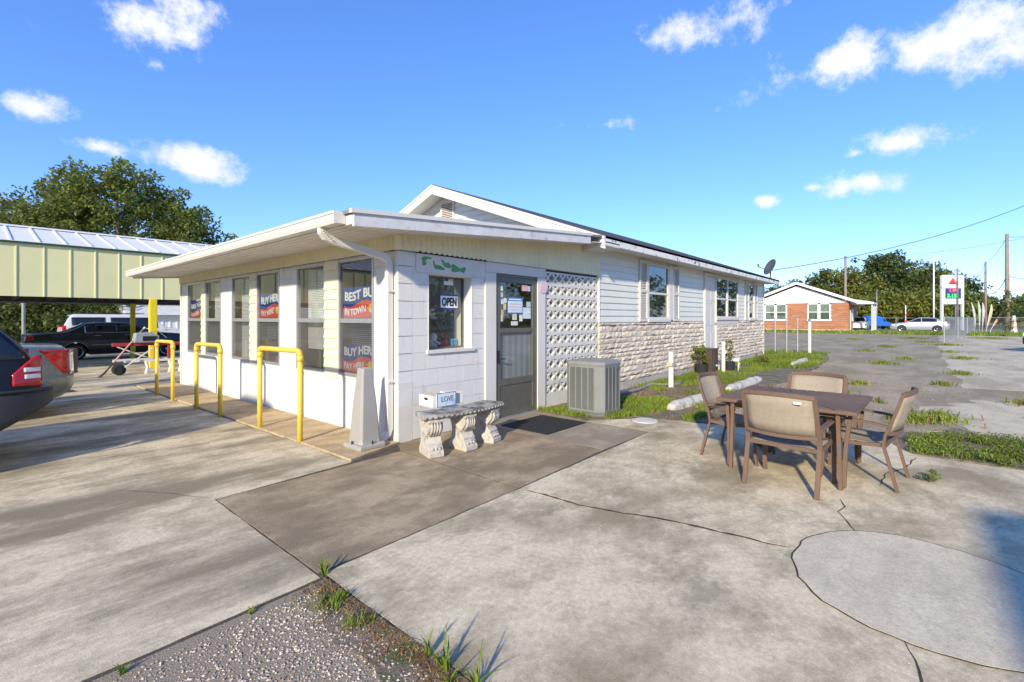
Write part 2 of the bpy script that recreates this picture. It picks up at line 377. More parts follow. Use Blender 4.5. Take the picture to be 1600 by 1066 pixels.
# front wall (window front) core: mortar plane 5 mm behind the block faces
w = MB().box(.006, TH, .0, WEND, -.25, SILL)
for a, b in ((.0, .50), (2.58, 3.17), (5.25, 5.83), (7.97, WEND)): w.box(.006, TH, max(a, .006), b, SILL, HEAD)
for a, b in ((1.35, 1.70), (4.08, 4.35), (6.75, 6.98)): w.box(.012, TH, a, b, SILL, HEAD)
w.box(.012, TH, .012, WEND, HEAD, 2.50)
wf = w.build('front_wall', MORT, OFF)
lay_blocks(wf, (.0, WEND), (-.22, SILL), [], 'x')
for a, b in ((.0, .50), (2.58, 3.17), (5.25, 5.83), (7.97, WEND)): lay_blocks(wf, (a, b), (SILL, HEAD), [], 'x')
# cream siding strips between paired windows
for a, b in ((1.35, 1.70), (4.08, 4.35), (6.75, 6.98)):
    nb = 12; hh = (HEAD - SILL + .05) / nb
    for i in range(nb):
        z0 = SILL - .05 + i * hh
        MB().prism([(-.024, a, z0), (-.024, a, z0 + .014), (-.006, a, z0 + hh), (.012, a, z0 + hh), (.012, a, z0)], (0, b - a, 0)).build('siding_board', YSID, wf)
    B(-.012, .01, a - .02, a + .022, SILL - .05, HEAD).build('trim_strip', WHITE, wf)
# side wall (door side) core
DW = (.44, 1.19, 1.045, 2.00)               # shop window: x0,x1,z0,z1
w = MB().box(.0, 1.45, .006, TH, -.25, DW[2]).box(.0, DW[0], .006, TH, DW[2], DW[3]).box(DW[1], 1.45, .006, TH, DW[2], DW[3]).box(.0, 1.45, .006, TH, DW[3], HEAD)
w.box(1.45, 2.80, .02, TH, 2.08, HEAD).prism([(.012, .02, HEAD), (4.44, .02, HEAD), (4.44, .02, 2.78), (.012, .02, 2.45)], (0, TH - .02, 0))
ws = w.build('side_wall', MORT, OFF)
lay_blocks(ws, (.0, 1.45), (-.06, HEAD), [(DW[0], DW[1], DW[2], DW[3]), (.25, 1.45, DW[3], 9)], 'y', cols=((0, .21),))
# white board over the shop window with a dark drip strip and flaking green paint
brd = B(.25, 1.44, -.014, .03, 2.0, 2.228).build('window_header_board', WHITE, OFF)
B(.235, 1.45, -.03, .03, 2.230, 2.250).build('drip_strip', BLACK, brd)
GREENP = M('green_paint', (.10, .34, .13), .6, .15, 30)
rp = random.Random(5)
def blob(cx, cz, rx, rz, n=15, rough=.3):
    pts = []
    for i in range(n):
        a = 2 * math.pi * i / n; k = 1 + rp.uniform(-rough, rough); pts.append((cx + rx * k * math.cos(a), -.0165, cz + rz * k * math.sin(a)))
    return pts
for pts in ([(.325, 2.175), (.36, 2.20), (.42, 2.20), (.475, 2.192), (.47, 2.172), (.43, 2.176), (.405, 2.158), (.385, 2.150), (.40, 2.125), (.395, 2.098), (.36, 2.085), (.335, 2.095), (.34, 2.13)],
            [(.50, 2.15), (.52, 2.165), (.535, 2.115), (.58, 2.11), (.64, 2.10), (.70, 2.07), (.67, 2.05), (.60, 2.055), (.53, 2.06), (.515, 2.10)],
            [(.63, 2.175), (.665, 2.185), (.70, 2.15), (.76, 2.155), (.80, 2.115), (.79, 2.085), (.73, 2.085), (.68, 2.10), (.655, 2.14)],
            [(.80, 2.13), (.84, 2.145), (.90, 2.12), (.935, 2.10), (.99, 2.105), (1.03, 2.125), (1.06, 2.11), (1.05, 2.07), (1.015, 2.035), (.96, 2.06), (.90, 2.045), (.84, 2.04), (.80, 2.055), (.815, 2.09)]):
    MB().prism([(x, -.0155, z) for x, z in pts], (0, .0018, 0)).build('flaked_paint', GREENP, brd)
# window boards around door, breeze-block screen
door_tr = MB().box(1.43, 1.645, -.022, .12, -.02, 2.085).box(2.60, 2.80, -.022, .12, -.02, 2.085).box(1.43, 2.80, -.026, .12, 2.088, 2.232)
dt = door_tr.build('door_surround', WHITE, OFF, bevel=.004)
scr = B(2.80, 4.44, .0, .10, -.1, .2).build('screen_wall', WHITE, OFF)
bb = MB(); cw, chh = .205, .2               # one breeze block: two rails and an X
bb.box(0, cw, -.05, .05, 0, .031).box(0, cw, -.05, .05, chh - .031, chh)
def bar(x0, z0, x1, z1, t, y0, y1):
    bb.prism([(x0 - t, y0, z0), (x0 + t, y0, z0), (x1 + t, y0, z1), (x1 - t, y0, z1)], (0, y1 - y0, 0))
bar(.026, .031, cw - .026, chh - .031, .026, -.048, .048); bar(cw - .026, .031, .026, chh - .031, .026, -.0465, .0465)
bme = bb.mesh('breeze_block', WHITE)
for r_ in range(10):
    for c_ in range(8):
        o = link('breeze_block', bme, scr); o.location = (2.80 + c_ * cw, .05 + random.uniform(-.0015, .0015), .2 + r_ * chh)
B(2.80, 4.44, .55, .60, 0, 2.3).build('inner_wall', M('screen_back', (.22, .17, .13), .9, .1, 3), OFF)
# corrugated bands
def corrugated(name, along, a, b, z0, ztop, pitch, amp, parent):
    m = MB(); n = int((b - a) / pitch * 6)
    for i in range(n + 1):
        q = a + (b - a) * i / n; d = -.016 - amp * (.5 + .5 * math.cos(2 * math.pi * i / 6))
        for z in (z0, ztop(q)): m.v.append((q, d, z) if along == 'x' else (d, q, z))
    m.f = [(2 * i, 2 * i + 2, 2 * i + 3, 2 * i + 1) for i in range(n)]
    return m.build(name, YEL, parent, smooth=True, fix=False)
rk = lambda s: 2.340 + (s + .75) * .079    # underside of the raked fascia
corrugated('corrugated_panel', 'x', .0, 4.42, 2.238, lambda s: rk(s) + .085, .085, .034, OFF)
corrugated('corrugated_panel', 'y', .0, 8.42, 2.238, lambda s: 2.44, .085, .034, OFF)
B(-.052, .0, -.052, .0, 2.236, 2.41).build('corner_trim', YEL, OFF)
B(4.415, 4.45, -.03, .02, 2.20, 2.72).build('corner_trim', YEL, OFF)
B(-.02, .02, 8.40, 8.47, -.25, 2.43).build('corner_trim', M('cream_trim', (.74, .66, .5), .6), OFF)
# far gable-end wall of the porch and rear wall
B(.006, 4.4, 8.2, 8.40, -.25, 2.5).build('end_wall', WHITE, OFF)
# porch roof
def rz_(s): return 2.462 + (s + .85) * .079
pr = MB().prism([(-.86, -.42, rz_(-.86)), (3.88, -.42, rz_(3.88)), (3.88, -.42, rz_(3.88) + .035), (-.86, -.42, rz_(-.86) + .035)], (0, 9.22, 0)).build('porch_roof', MEMB, OFF)
MB().prism([(-.83, -.455, rz_(-.83) - .13), (3.46, -.455, rz_(3.46) - .13), (3.46, -.455, rz_(3.46) + .0), (-.83, -.455, rz_(-.83) + .0)], (0, .034, 0)).build('rake_fascia', FASC, pr, bevel=.003)
MB().prism([(-.865, -.475, rz_(-.86) - .002), (3.48, -.475, rz_(3.48) - .002), (3.48, -.475, rz_(3.48) + .040), (-.865, -.475, rz_(-.86) + .040)], (0, .052, 0)).build('drip_edge', GUT, pr)
B(-.83, -.80, -.42, 8.79, 2.36, 2.458).build('front_fascia', GUT, pr)
MB().prism([(-.83, 8.77, 2.33), (3.86, 8.77, rz_(3.86) - .13), (3.86, 8.77, rz_(3.86)), (-.83, 8.77, rz_(-.83))], (0, .03, 0)).build('rake_fascia', FASC, pr)
for i in range(7):                          # soffit boards, parallel to the wall
    x0 = -.80 + i * .112
    o = MB().prism([(x0 + .004, -.418, 2.383 + i * .004), (x0 + .112, -.418, 2.389 + i * .004), (x0 + .112, -.418, 2.398 + i * .004), (x0 + .004, -.418, 2.398 + i * .004)], (0, 9.18, 0)).build('soffit_board', SOFF, pr)
B(-.80, .0, -.40, 8.75, 2.427, 2.432).build('soffit_back', SOFF, pr)
MB().prism([(0, -.42, 2.414), (3.88, -.42, rk(3.88) + .035), (3.88, -.42, rk(3.88) + .045), (0, -.42, 2.424)], (0, .43, 0)).build('rake_soffit', SOFF, pr)
# gutter (K profile) and downspout
gp = [(-.835, 2.370), (-.93, 2.370), (-.945, 2.405), (-.955, 2.455), (-.965, 2.460), (-.965, 2.485), (-.95, 2.485), (-.948, 2.467), (-.937, 2.425), (-.925, 2.380), (-.835, 2.380)]
gut = MB().prism([(x, -.30, z) for x, z in gp], (0, 9.09, 0)).build('gutter', GUT, OFF)
B(-.96, -.835, -.308, -.298, 2.370, 2.485).build('end_cap', GUT, gut)
B(-.96, -.835, 8.788, 8.80, 2.370, 2.485).build('end_cap', GUT, gut)
dsp = MB().tube([(-.885, .06, 2.375), (-.885, .06, 2.325), (-.85, .062, 2.285), (-.78, .066, 2.262), (-.16, .095, 2.165), (-.085, .10, 2.13), (-.055, .10, 2.06), (-.055, .10, .17), (-.075, .098, .115), (-.20, .085, .055)], 0, rect=(.082, .062), up=(0, 1, 0)).build('downspout', GUT, OFF, bevel=.008)
for i in range(6):
    a = i / 5; p = Vector((-.893 + .10 * a ** 1.2, .0585, 2.345 - .085 * a)); MB().tube([p - Vector((.004, .044, .006)), p + Vector((-.004, .044, -.006))], .006, 6, up=(0, 0, 1)).build('elbow_crimp', GUT, dsp)
for z in (.7, 1.75): B(-.095, -.0, .05, .15, z, z + .025).build('strap', GUT, dsp)
# interior shell
B(TH, 4.35, TH, 8.2, -.06, .0).build('floor', ROOMF, OFF)
B(4.2, 4.35, .6, 8.2, 0, 2.5).build('back_wall', ROOM, OFF)
B(TH, 4.4, TH + .01, 8.2, 2.44, 2.46).build('ceiling', M('room_ceiling', (.5, .5, .48), .8), OFF)

# ---- windows of the window front
def blind(parent, x, y0, y1, z0, z1, tilt, pitch=.026):
    m = MB(); n = int((z1 - z0) / pitch); c, s_ = .0125 * math.cos(tilt), .0125 * math.sin(tilt)
    for i in range(n):
        z = z0 + i * pitch; m.quad((x - c, y0, z - s_), (x - c, y1, z - s_), (x + c, y1, z + s_), (x + c, y0, z + s_))
    m.box(x - .018, x + .018, y0, y1, z1, z1 + .03)
    return m.build('blind_slats', BLIND, parent, fix=False, kind='stuff')
bl_spec = [(.74, 2.2, .15), (1.0, 2.2, 1.2), (1.1, 2.2, .2), (.72, 2.2, 1.1), (1.45, 2.2, 1.25), (1.5, 2.2, 1.1)]
for k, (a, b) in enumerate(WINS):
    f = MB(); x0, x1 = -.004, .05
    f.box(x0, x1, a + .002, a + .04, SILL, HEAD).box(x0, x1, b - .04, b - .002, SILL, HEAD).box(x0, x1, a + .04, b - .04, HEAD - .05, HEAD).box(x0 - .01, x1, a + .04, b - .04, SILL, SILL + .045)
    f.box(x0 - .004, x1, a + .04, b - .04, 1.385, 1.445)
    win = f.build('window', ALU, OFF)
    MB().quad((.02, a + .04, 1.445), (.02, b - .04, 1.445), (.02, b - .04, HEAD - .05), (.02, a + .04, HEAD - .05)).build('pane', PANE, win)
    MB().quad((.012, a + .04, SILL + .045), (.012, b - .04, SILL + .045), (.012, b - .04, 1.385), (.012, a + .04, 1.385)).build('screen_pane', PANE2, win)
    B(.052, TH + .10, b - .035, b + .01, SILL, HEAD).build('jamb_lining', BROWNW, win)
    B(.052, TH + .10, a - .01, a + .035, SILL, HEAD).build('jamb_lining', BROWNW, win)
    B(-.010, .052, a - .01, b + .01, SILL - .03, SILL - .001).build('sill', WHITE, win)
    lo, hi, ti = bl_spec[k]; blind(win, .16, a + .05, b - .05, lo, hi, ti)

# ---- shop window beside the door
sw = MB().box(DW[0] - .0, DW[1], .15, .19, DW[2], DW[2] + .03).box(DW[0], DW[1], .15, .19, DW[3] - .03, DW[3]).box(DW[0], DW[0] + .03, .15, .19, DW[2] + .03, DW[3] - .03).box(DW[1] - .03, DW[1], .15, .19, DW[2] + .03, DW[3] - .03).build('shop_window', ALUD, OFF)
MB().quad((DW[0] + .03, .17, DW[2] + .03), (DW[1] - .03, .17, DW[2] + .03), (DW[1] - .03, .17, DW[3] - .03), (DW[0] + .03, .17, DW[3] - .03)).build('pane', PANE, sw)
rv = M('reveal_cream', (.80, .79, .70), .6, .04, 4)
MB().box(DW[1] - .012, DW[1] + .001, -.004, .15, DW[2], DW[3]).box(DW[0] - .001, DW[0] + .008, -.004, .15, DW[2], DW[3]).box(DW[0], DW[1], -.004, .15, DW[3] - .01, DW[3] + .001).build('reveal', rv, sw)
B(DW[0] - .03, DW[1] + .03, -.03, .15, DW[2] - .035, DW[2] + .006).build('sill', WHITE, sw, bevel=.004)
B(DW[0], DW[1] + .1, .195, .55, DW[2] - .04, DW[2] + .004).build('display_shelf', WHITE, sw)
B(DW[1] - .028, DW[1] - .004, .192, 1.0, .95, 2.2).build('side_lining', rv, sw)

# ---- storm door
dr = thing('tmp', '', ''); bpy.data.objects.remove(dr)
dm = MB()
dx0, dx1 = 1.652, 2.592
for (a, b, z0, z1) in ((dx0, dx0 + .10, .02, 2.05), (dx1 - .10, dx1, .02, 2.05), (dx0 + .10, dx1 - .10, 1.97, 2.05), (dx0 + .10, dx1 - .10, 1.235, 1.30), (dx0 + .10, dx1 - .10, .47, .565), (dx0 + .10, dx1 - .10, .02, .10)):
    dm.box(a, b, .0, .04, z0, z1)
door = dm.build('storm_door', M('door_olive_bronze', (.155, .15, .125), .42, .1, 8, metal=.3), OFF, bevel=.004)
MB().box(dx0 - .006, dx1 + .006, -.004, .05, 2.052, 2.083).box(dx0 - .006, dx0 - .001, -.004, .05, .0, 2.052).box(dx1 + .001, dx1 + .008, -.004, .05, .0, 2.052).build('door_frame', ALUD, door)
MB().quad((dx0 + .1, .02, 1.30), (dx1 - .1, .02, 1.30), (dx1 - .1, .02, 1.97), (dx0 + .1, .02, 1.97)).build('upper_pane', DGLASS, door)
MB().quad((dx0 + .1, .02, .565), (dx1 - .1, .02, .565), (dx1 - .1, .02, 1.235), (dx0 + .1, .02, 1.235)).build('lower_pane', PANE, door)
B(dx0 + .1, dx1 - .1, .012, .03, .10, .47).build('kick_panel', ALUD, door)
m = MB(); n = 40
for i in range(n + 1):                       # pale curtain behind the lower light
    q = dx0 + .08 + (dx1 - dx0 - .16) * i / n
    for z in (.5, 1.29): m.v.append((q, .04 + .003 * math.sin(i * .9) + .002 * math.sin(i * 2.3), z))
m.f = [(2 * i, 2 * i + 2, 2 * i + 3, 2 * i + 1) for i in range(n)]
m.build('curtain', M('curtain', (.44, .44, .42), .8, .05, 5), door, smooth=True, fix=False)
MB().box(dx0 + .03, dx0 + .07, -.012, .0, .80, .98).tube([(dx0 + .05, -.01, .86), (dx0 + .05, -.05, .87), (dx0 + .14, -.055, .865)], .009, 6).build('handle', BLACK, door)
MB().tube([(dx1 - .12, .055, 1.9), (dx1 - .40, .06, 1.93)], .014, 8).build('door_closer', BLACK, door)
B(1.64, 2.61, -.05, .2, -.03, .018).build('threshold', ALU, OFF)
# papers on the door
PAPER = M('white_paper', (.8, .8, .78), .6, .03, 8); BLUEP = M('blue_print', (.06, .22, .55), .5, .05, 8)
nt = B(1.915, 2.265, .008, .012, 1.515, 1.755).build('opening_hours_notice', BLUEP, door)
B(1.93, 2.25, .0045, .008, 1.53, 1.70).build('sheet', M('pale_sheet', (.62, .74, .86), .6, .05, 10), nt)
for i in range(7): B(1.945, 2.235, .0025, .0045, 1.542 + i * .022, 1.551 + i * .022).build('print_line', [PAPER, M('salmon_print', (.72, .45, .38), .6)][i % 2], nt)
B(1.95, 2.23, .005, .008, 1.715, 1.735).build('heading_line', PAPER, nt)
ro = random.Random(11)
stick = [(1.765, 1.84, .05, .07, (.72, .72, .62)), (1.765, 1.75, .055, .07, (.55, .62, .5)), (1.77, 1.65, .07, .075, (.55, .7, .8)), (1.84, 1.67, .06, .07, (.75, .72, .6)), (1.83, 1.57, .06, .09, (.7, .6, .3)), (1.77, 1.49, .06, .08, (.65, .45, .3)), (1.765, 1.40, .055, .09, (.7, .62, .4)),
         (2.03, 1.42, .10, .09, (.66, .66, .5)), (2.0, 1.34, .15, .06, (.7, .7, .66)), (2.19, 1.40, .07, .10, (.78, .78, .76)), (2.27, 1.44, .19, .17, (.62, .72, .76)), (2.36, 1.62, .10, .08, (.5, .6, .55)), (2.25, 1.86, .13, .09, (.72, .42, .42)), (2.39, 1.86, .06, .08, (.5, .55, .72))]
for i, (x, z, w_, h_, c_) in enumerate(stick):
    B(x, x + w_, .010 + .0004 * (i % 3), .0135, z, z + h_).build('sticker', M('sticker_%d' % i, c_, .6, .25, 30), door)
# pink paper by the door
tag(MB().prism([(2.64, -.032, 1.87), (2.70, -.032, 1.84), (2.79, -.032, 1.85), (2.845, -.032, 1.92), (2.84, -.032, 2.0), (2.78, -.032, 2.045), (2.70, -.032, 2.04), (2.65, -.032, 1.97)], (0, .0035, 0)).build('paper_notice', M('pink_paper', (.72, .55, .64), .7, .08, 20)),
    'faded pink paper stuck on the white trim beside the storm door', 'notice')

# ---- main wing: side wall
ME_, W_, PK = 16.5, 8.3, 4.15
w = MB().box(4.44, ME_, .02, .2, -.1, 2.75).box(4.44, 4.64, .2, W_, -.1, 2.75).box(ME_ - .2, ME_, .2, W_, -.1, 2.75).box(4.44, ME_, W_ - .2, W_, -.1, 2.75)
w.prism([(4.46, .02, 2.75), (4.46, W_, 2.75), (4.46, PK, 2.75 + .375 * PK)], (.1, 0, 0)).prism([(ME_ - .1, .02, 2.75), (ME_ - .1, W_, 2.75), (ME_ - .1, PK, 2.75 + .375 * PK)], (.1, 0, 0))
wing = w.build('wing_wall', SMORT, OFF)
B(4.44, ME_ + .02, -.015, .03, -.1, .17).build('foundation', FOUND, OFF, bevel=.006)
DOOR2 = (10.10, 10.98)
# siding boards
sb = MB().prism([(0, -.022, 0), (0, -.022, .012), (0, -.006, .125), (0, .02, .125), (0, .02, 0)], (1, 0, 0)).mesh('siding_board', GSID)
sid = B(4.46, ME_, .012, .021, 1.36, 2.74).build('siding', GSID, OFF)
for (a, b) in ((4.47, 6.08), (8.27, 10.0), (13.2, 13.98), (15.52, 16.44)):
    for i in range(11):
        o = link('siding_board', sb, sid); o.location = (a, random.uniform(-.001, .001), 1.365 + i * .125); o.scale = (b - a, 1, 1)
B(ME_ - .05, ME_ + .025, -.035, .05, .1, 2.74).build('corner_trim', WHITE, OFF)
B(4.45, 4.475, -.03, .03, 1.36, 2.74).build('corner_trim', GSID, OFF)
# cut stone, laid one by one
def stone_mesh(seed, rnd):
    nx, nz = 6, 3; m = MB(); rr_ = random.Random(seed)
    for j in range(nz + 1):
        for i in range(nx + 1):
            e = min(i, nx - i, 1) * min(j, nz - j, 1)
            m.v.append((-.5 + i / nx, -(.5 + rr_.uniform(-.28, .55)) if e else -.12 - rr_.uniform(0, .2), -.5 + j / nz + (rr_.uniform(-.05, .05) if 0 < j < nz else 0)))
    k = nx + 1
    m.f += [(j * k + i, j * k + i + 1, (j + 1) * k + i + 1, (j + 1) * k + i) for j in range(nz) for i in range(nx)]
    b0 = len(m.v); m.v += [(-.5, .5, -.5), (.5, .5, -.5), (.5, .5, .5), (-.5, .5, .5)]
    m.f += [(b0, b0 + 1) + tuple(range(nx, -1, -1)), (b0 + 3,) + tuple(nz * k + i for i in range(nx + 1)) + (b0 + 2,), (b0,) + tuple(j * k for j in range(nz + 1)) + (b0 + 3,), (b0 + 1, b0 + 2) + tuple(nx + j * k for j in range(nz, -1, -1))]
    return m.mesh('stone', STONE)
stones = [stone_mesh(s, 0) for s in range(10)]
sc = B(4.45, ME_ - .02, .0, .021, .165, 1.36).build('stone_wainscot', SMORT, OFF)
rs = random.Random(21); z = .172; cnt = 0
while z < 1.34:
    h_ = rs.uniform(.085, .125); h_ = min(h_, 1.355 - z)
    if 1.355 - z - h_ < .05: h_ = 1.355 - z
    x = 4.455
    while x < ME_ - .04:
        l_ = rs.uniform(.25, .75) * (1.0 if x < 10 else 1.5); e = min(x + l_, ME_ - .04)
        if ME_ - .04 - e < .12: e = ME_ - .04
        segs = minus([(x, e)], DOOR2[0] - .06, DOOR2[1] + .10)
        for (a, b) in segs:
            if b - a > .05:
                o = link('stone', stones[rs.randrange(10)], sc); dp = rs.uniform(.030, .052)
                o.location = ((a + b) / 2, -dp / 2 + .004, z + h_ / 2); o.scale = ((b - a) - .006, dp, h_ - rs.uniform(.004, .010)); cnt += 1
                if rs.random() < .5: o.rotation_euler = (0, rs.uniform(-.012, .012), 0)
        x = e
    z += h_
# windows, shutters, second door of the wing
def casement(x0, x1, z0, z1, lights, parent=OFF):
    f = MB(); d0, d1 = -.045, .03; t_ = .05
    f.box(x0, x0 + t_, d0, d1, z0, z1).box(x1 - t_, x1, d0, d1, z0, z1).box(x0 + t_, x1 - t_, d0, d1, z1 - t_, z1).box(x0 - .03, x1 + .03, d0 - .03, d1, z0 - .06, z0 - .001).box(x0 + t_, x1 - t_, d0, d1, z0, z0 + t_)
    win = f.build('window', WHITE, parent)
    xs = [x0 + t_ + (x1 - x0 - 2 * t_) * i / lights for i in range(lights + 1)]
    for i in range(lights):
        if i: B(xs[i] - .05, xs[i] + .05, d0 + .005, d1, z0 + t_, z1 - t_).build('mullion', WHITE, win)
        zm = z0 + (z1 - z0) * .47; a, b = xs[i] + (.05 if i else 0), xs[i + 1] - (.05 if i < lights - 1 else 0)
        B(a, b, d0 + .012, d1 - .01, zm - .025, zm + .025).build('meeting_rail', WHITE, win)
        MB().quad((a, -.008, z0 + t_), (b, -.008, z0 + t_), (b, -.008, zm - .025), (a, -.008, zm - .025)).build('pane', PANE3, win)
        MB().quad((a, -.018, zm + .025), (b, -.018, zm + .025), (b, -.018, z1 - t_), (a, -.018, z1 - t_)).build('pane', PANE3, win)
        B(a, b, .008, .0195, z0 + t_, z1 - t_).build('drawn_shade', M('window_dark', (.10, .105, .11), .7, .2, 3), win)
    return win
casement(6.50, 7.62, 1.42, 2.66, 1); casement(10.99, 13.18, 1.45, 2.66, 2); casement(14.42, 15.1, 1.42, 2.66, 1)
B(7.62, 7.86, -.05, .02, 1.40, 2.68).build('wide_casing', WHITE, OFF)
B(10.99, 13.18, -.04, .02, 1.27, 1.385).build('window_apron', WHITE, OFF)
def shutter(x0, x1, z0, z1):
    f = MB().box(x0, x0 + .05, -.05, -.0, z0, z1).box(x1 - .05, x1, -.05, -.0, z0, z1)
    for z_ in (z0, (z0 + z1) / 2 - .03, z1 - .06): f.box(x0 + .05, x1 - .05, -.05, -.0, z_, z_ + .06)
    s_ = f.build('shutter', WHITE, OFF); m_ = MB(); zz = z0 + .07
    while zz < z1 - .07:
        m_.quad((x0 + .05, -.04, zz), (x1 - .05, -.04, zz), (x1 - .05, -.012, zz + .034), (x0 + .05, -.012, zz + .034)); zz += .036
    m_.build('louvres', WHITE, s_, fix=False, kind='stuff')
for a, b in ((6.10, 6.48), (7.88, 8.25), (14.0, 14.36), (15.14, 15.5)): shutter(a, b, 1.375, 2.69)
d2 = B(DOOR2[0] + .02, DOOR2[1] - .02, -.02, .018, .36, 2.62).build('side_door', WHITE, OFF)
MB().box(DOOR2[0] - .06, DOOR2[0] + .018, -.055, .02, .17, 2.70).box(DOOR2[1] - .018, DOOR2[1] + .09, -.055, .02, .17, 1.40).box(DOOR2[1] - .018, DOOR2[1] + .008, -.055, .02, 1.40, 2.70).box(DOOR2[0] + .018, DOOR2[1] - .018, -.055, .02, 2.625, 2.70).build('door_trim', WHITE, d2)
for z0 in (.55, 1.25, 1.95):
    for x0 in (10.2, 10.58): B(x0, x0 + .27, -.027, -.02, z0, z0 + .5).build('door_panel', WHITE, d2, bevel=.006)
MB().lathe([(.0, -.06), (.03, -.055), (.03, -.03), (.012, -.02)], (10.9, -.02, 1.3), 10, 'y').build('door_knob', ALU, d2)
B(10.0, 11.1, -.45, -.02, .0, .18).build('door_step', FOUND, OFF, bevel=.01)
B(10.42, 10.55, -.022, -.0195, 2.25, 2.32).build('house_number', M('grey_print', (.5, .52, .55), .6), d2)
# main roof
EO, SL = .46, .375
for sgn in (1, -1):
    def P(dist, z): return (PK - sgn * (PK - dist)) if sgn > 0 else (PK + (PK - dist))
    ya, yb = (-EO, PK) if sgn > 0 else (W_ + EO, PK)
    z0 = 2.80; z1 = z0 + SL * (PK + EO)
    rf = MB().prism([(3.93, ya, z0 + .02), (3.93, yb, z1 + .02), (3.93, yb, z1 + .075), (3.93, ya, z0 + .075)], (ME_ + .45 - 3.93, 0, 0)).build('main_roof', SHING, OFF)
    MB().prism([(3.90, ya, z0 - .16), (3.90, yb, z1 - .16), (3.90, yb, z1 + .0), (3.90, ya, z0 + .0)], (.035, 0, 0)).build('rake_board', WHITE, rf)
    MB().prism([(3.885, ya, z0 + .005), (3.885, yb, z1 + .005), (3.885, yb, z1 + .055), (3.885, ya, z0 + .055)], (.05, 0, 0)).build('rake_trim', WHITE, rf)
    MB().prism([(3.94, ya, z0 - .05), (3.94, yb, z1 - .05), (3.94, yb, z1 - .03), (3.94, ya, z0 - .03)], (.5, 0, 0)).build('rake_soffit', SOFF, rf)
    y_ = ya if sgn > 0 else ya - .035
    B(3.94, ME_ + .44, y_, y_ + .035, 2.715, 2.862).build('eave_fascia', EAVE, rf)
    for i in range(4):
        a = (-EO + .04 + i * .105) if sgn > 0 else W_ + i * .105
        MB().prism([(3.96, a, 2.735), (3.96, a + .10, 2.739), (3.96, a + .10, 2.748), (3.96, a, 2.748)], (ME_ + .42 - 3.96, 0, 0)).build('soffit_board', SOFF, rf)
MB().prism([(3.885, -EO + .002, 2.70), (3.885, .02, 2.63), (3.885, .1, 2.86), (3.885, -EO + .002, 2.795)], (.55, 0, 0)).build('eave_return', WHITE, OFF)
# gable boards and vent
gb = B(4.452, 4.459, .02, W_, 2.70, 2.751).build('gable_siding', GSID, OFF)
CGS = M('white_siding', (.80, .81, .77), .5, .04, 3, objvar=.02)
for i in range(12):
    z0 = 2.76 + i * .15; hw0 = (4.475 - z0) / SL; hw1 = (4.475 - z0 - .15) / SL
    if hw1 <= .05: hw1 = .02
    if hw0 < .1: break
    m = MB(); xo, xi, xt = 4.418, 4.458, 4.446
    m.v = [(xo, PK - hw0, z0), (xo, PK + hw0, z0), (xt, PK + hw1, z0 + .15), (xt, PK - hw1, z0 + .15), (xi, PK - hw0, z0), (xi, PK + hw0, z0), (xi, PK + hw1, z0 + .15), (xi, PK - hw1, z0 + .15)]
    m.f = [(0, 1, 2, 3), (4, 7, 6, 5), (0, 4, 5, 1), (3, 2, 6, 7), (0, 3, 7, 4), (1, 5, 6, 2)]
    m.build('siding_board', CGS, gb)
va, vb, vz0, vz1 = 3.97, 4.37, 3.80, 4.27
vent = MB().box(4.385, 4.43, va - .04, va, vz0, vz1).box(4.385, 4.43, vb, vb + .04, vz0, vz1).box(4.385, 4.43, va, vb, vz1 - .03, vz1 + .01).box(4.385, 4.43, va, vb, vz0 - .01, vz0 + .02).build('gable_vent', WHITE, OFF)
B(4.405, 4.416, va, vb, vz0, vz1).build('vent_back', M('vent_dark_wood', (.13, .075, .05), .8), vent)
for i in range(10):
    z0 = vz0 + .03 + i * .043
    MB().prism([(4.396, va, z0), (4.401, va, z0 - .006), (4.412, va, z0 + .009), (4.407, va, z0 + .015)], (0, vb - va, 0)).build('vent_slat', CGS, vent)

# ------------------------------------------------------------------ the ground
def sheet(name, pts, mat, z=0.0, th=.06, slope=True, kind='structure', parent=None, edge=0):
    """flat slab with a polygon outline; follows the gentle fall of the yard"""
    m = MB(); n = len(pts)
    top = [(x, y, z + (gz(y) if slope else 0)) for x, y in pts]
    m.v = top + [(x, y, q - th) for x, y, q in top]
    m.f = [tuple(range(n)), tuple(range(2 * n - 1, n - 1, -1))] + [(i, i + n, (i + 1) % n + n, (i + 1) % n) for i in range(n)]
    me = m.mesh(name, mat); bm = bmesh.new(); bm.from_mesh(me); bmesh.ops.recalc_face_normals(bm, faces=bm.faces)
    bmesh.ops.triangulate(bm, faces=[f for f in bm.faces if len(f.verts) > 4]); bm.to_mesh(me); bm.free()
    o = link(name, me, parent, edge)
    if kind: o['kind'] = kind
    return o
rj = random.Random(4)
def jag(p, q, amp, step=.07):
    p, q = Vector(p), Vector(q); n = max(2, int((q - p).length / step)); d = (q - p).normalized(); nn = Vector((-d.y, d.x)); o = []; a = 0
    for i in range(n):
        a = a * .7 + rj.uniform(-amp, amp); k = min(1, i / 3, (n - i) / 3)
        o.append(tuple(p + (q - p) * (i / n) + nn * a * k))
    return o
def poly_path(pts, amp=.006, step=.07):
    o = []
    for a, b in zip(pts, pts[1:] + pts[:1]): o += jag(a, b, amp, step)
    return o
DIRT = M('soil', (.20, .155, .11), .95, .35, 5, .8, 60, dirt=((.07, .10, .025), 3, .5, .62))
SOILJ = M('joint_soil', (.085, .07, .052), .95, .4, 10, .6, 60)
FARG = M('rough_grass_ground', (.16, .20, .06), .95, .35, .25, .6, 8, dirt=((.26, .22, .13), .12, .5, .65))
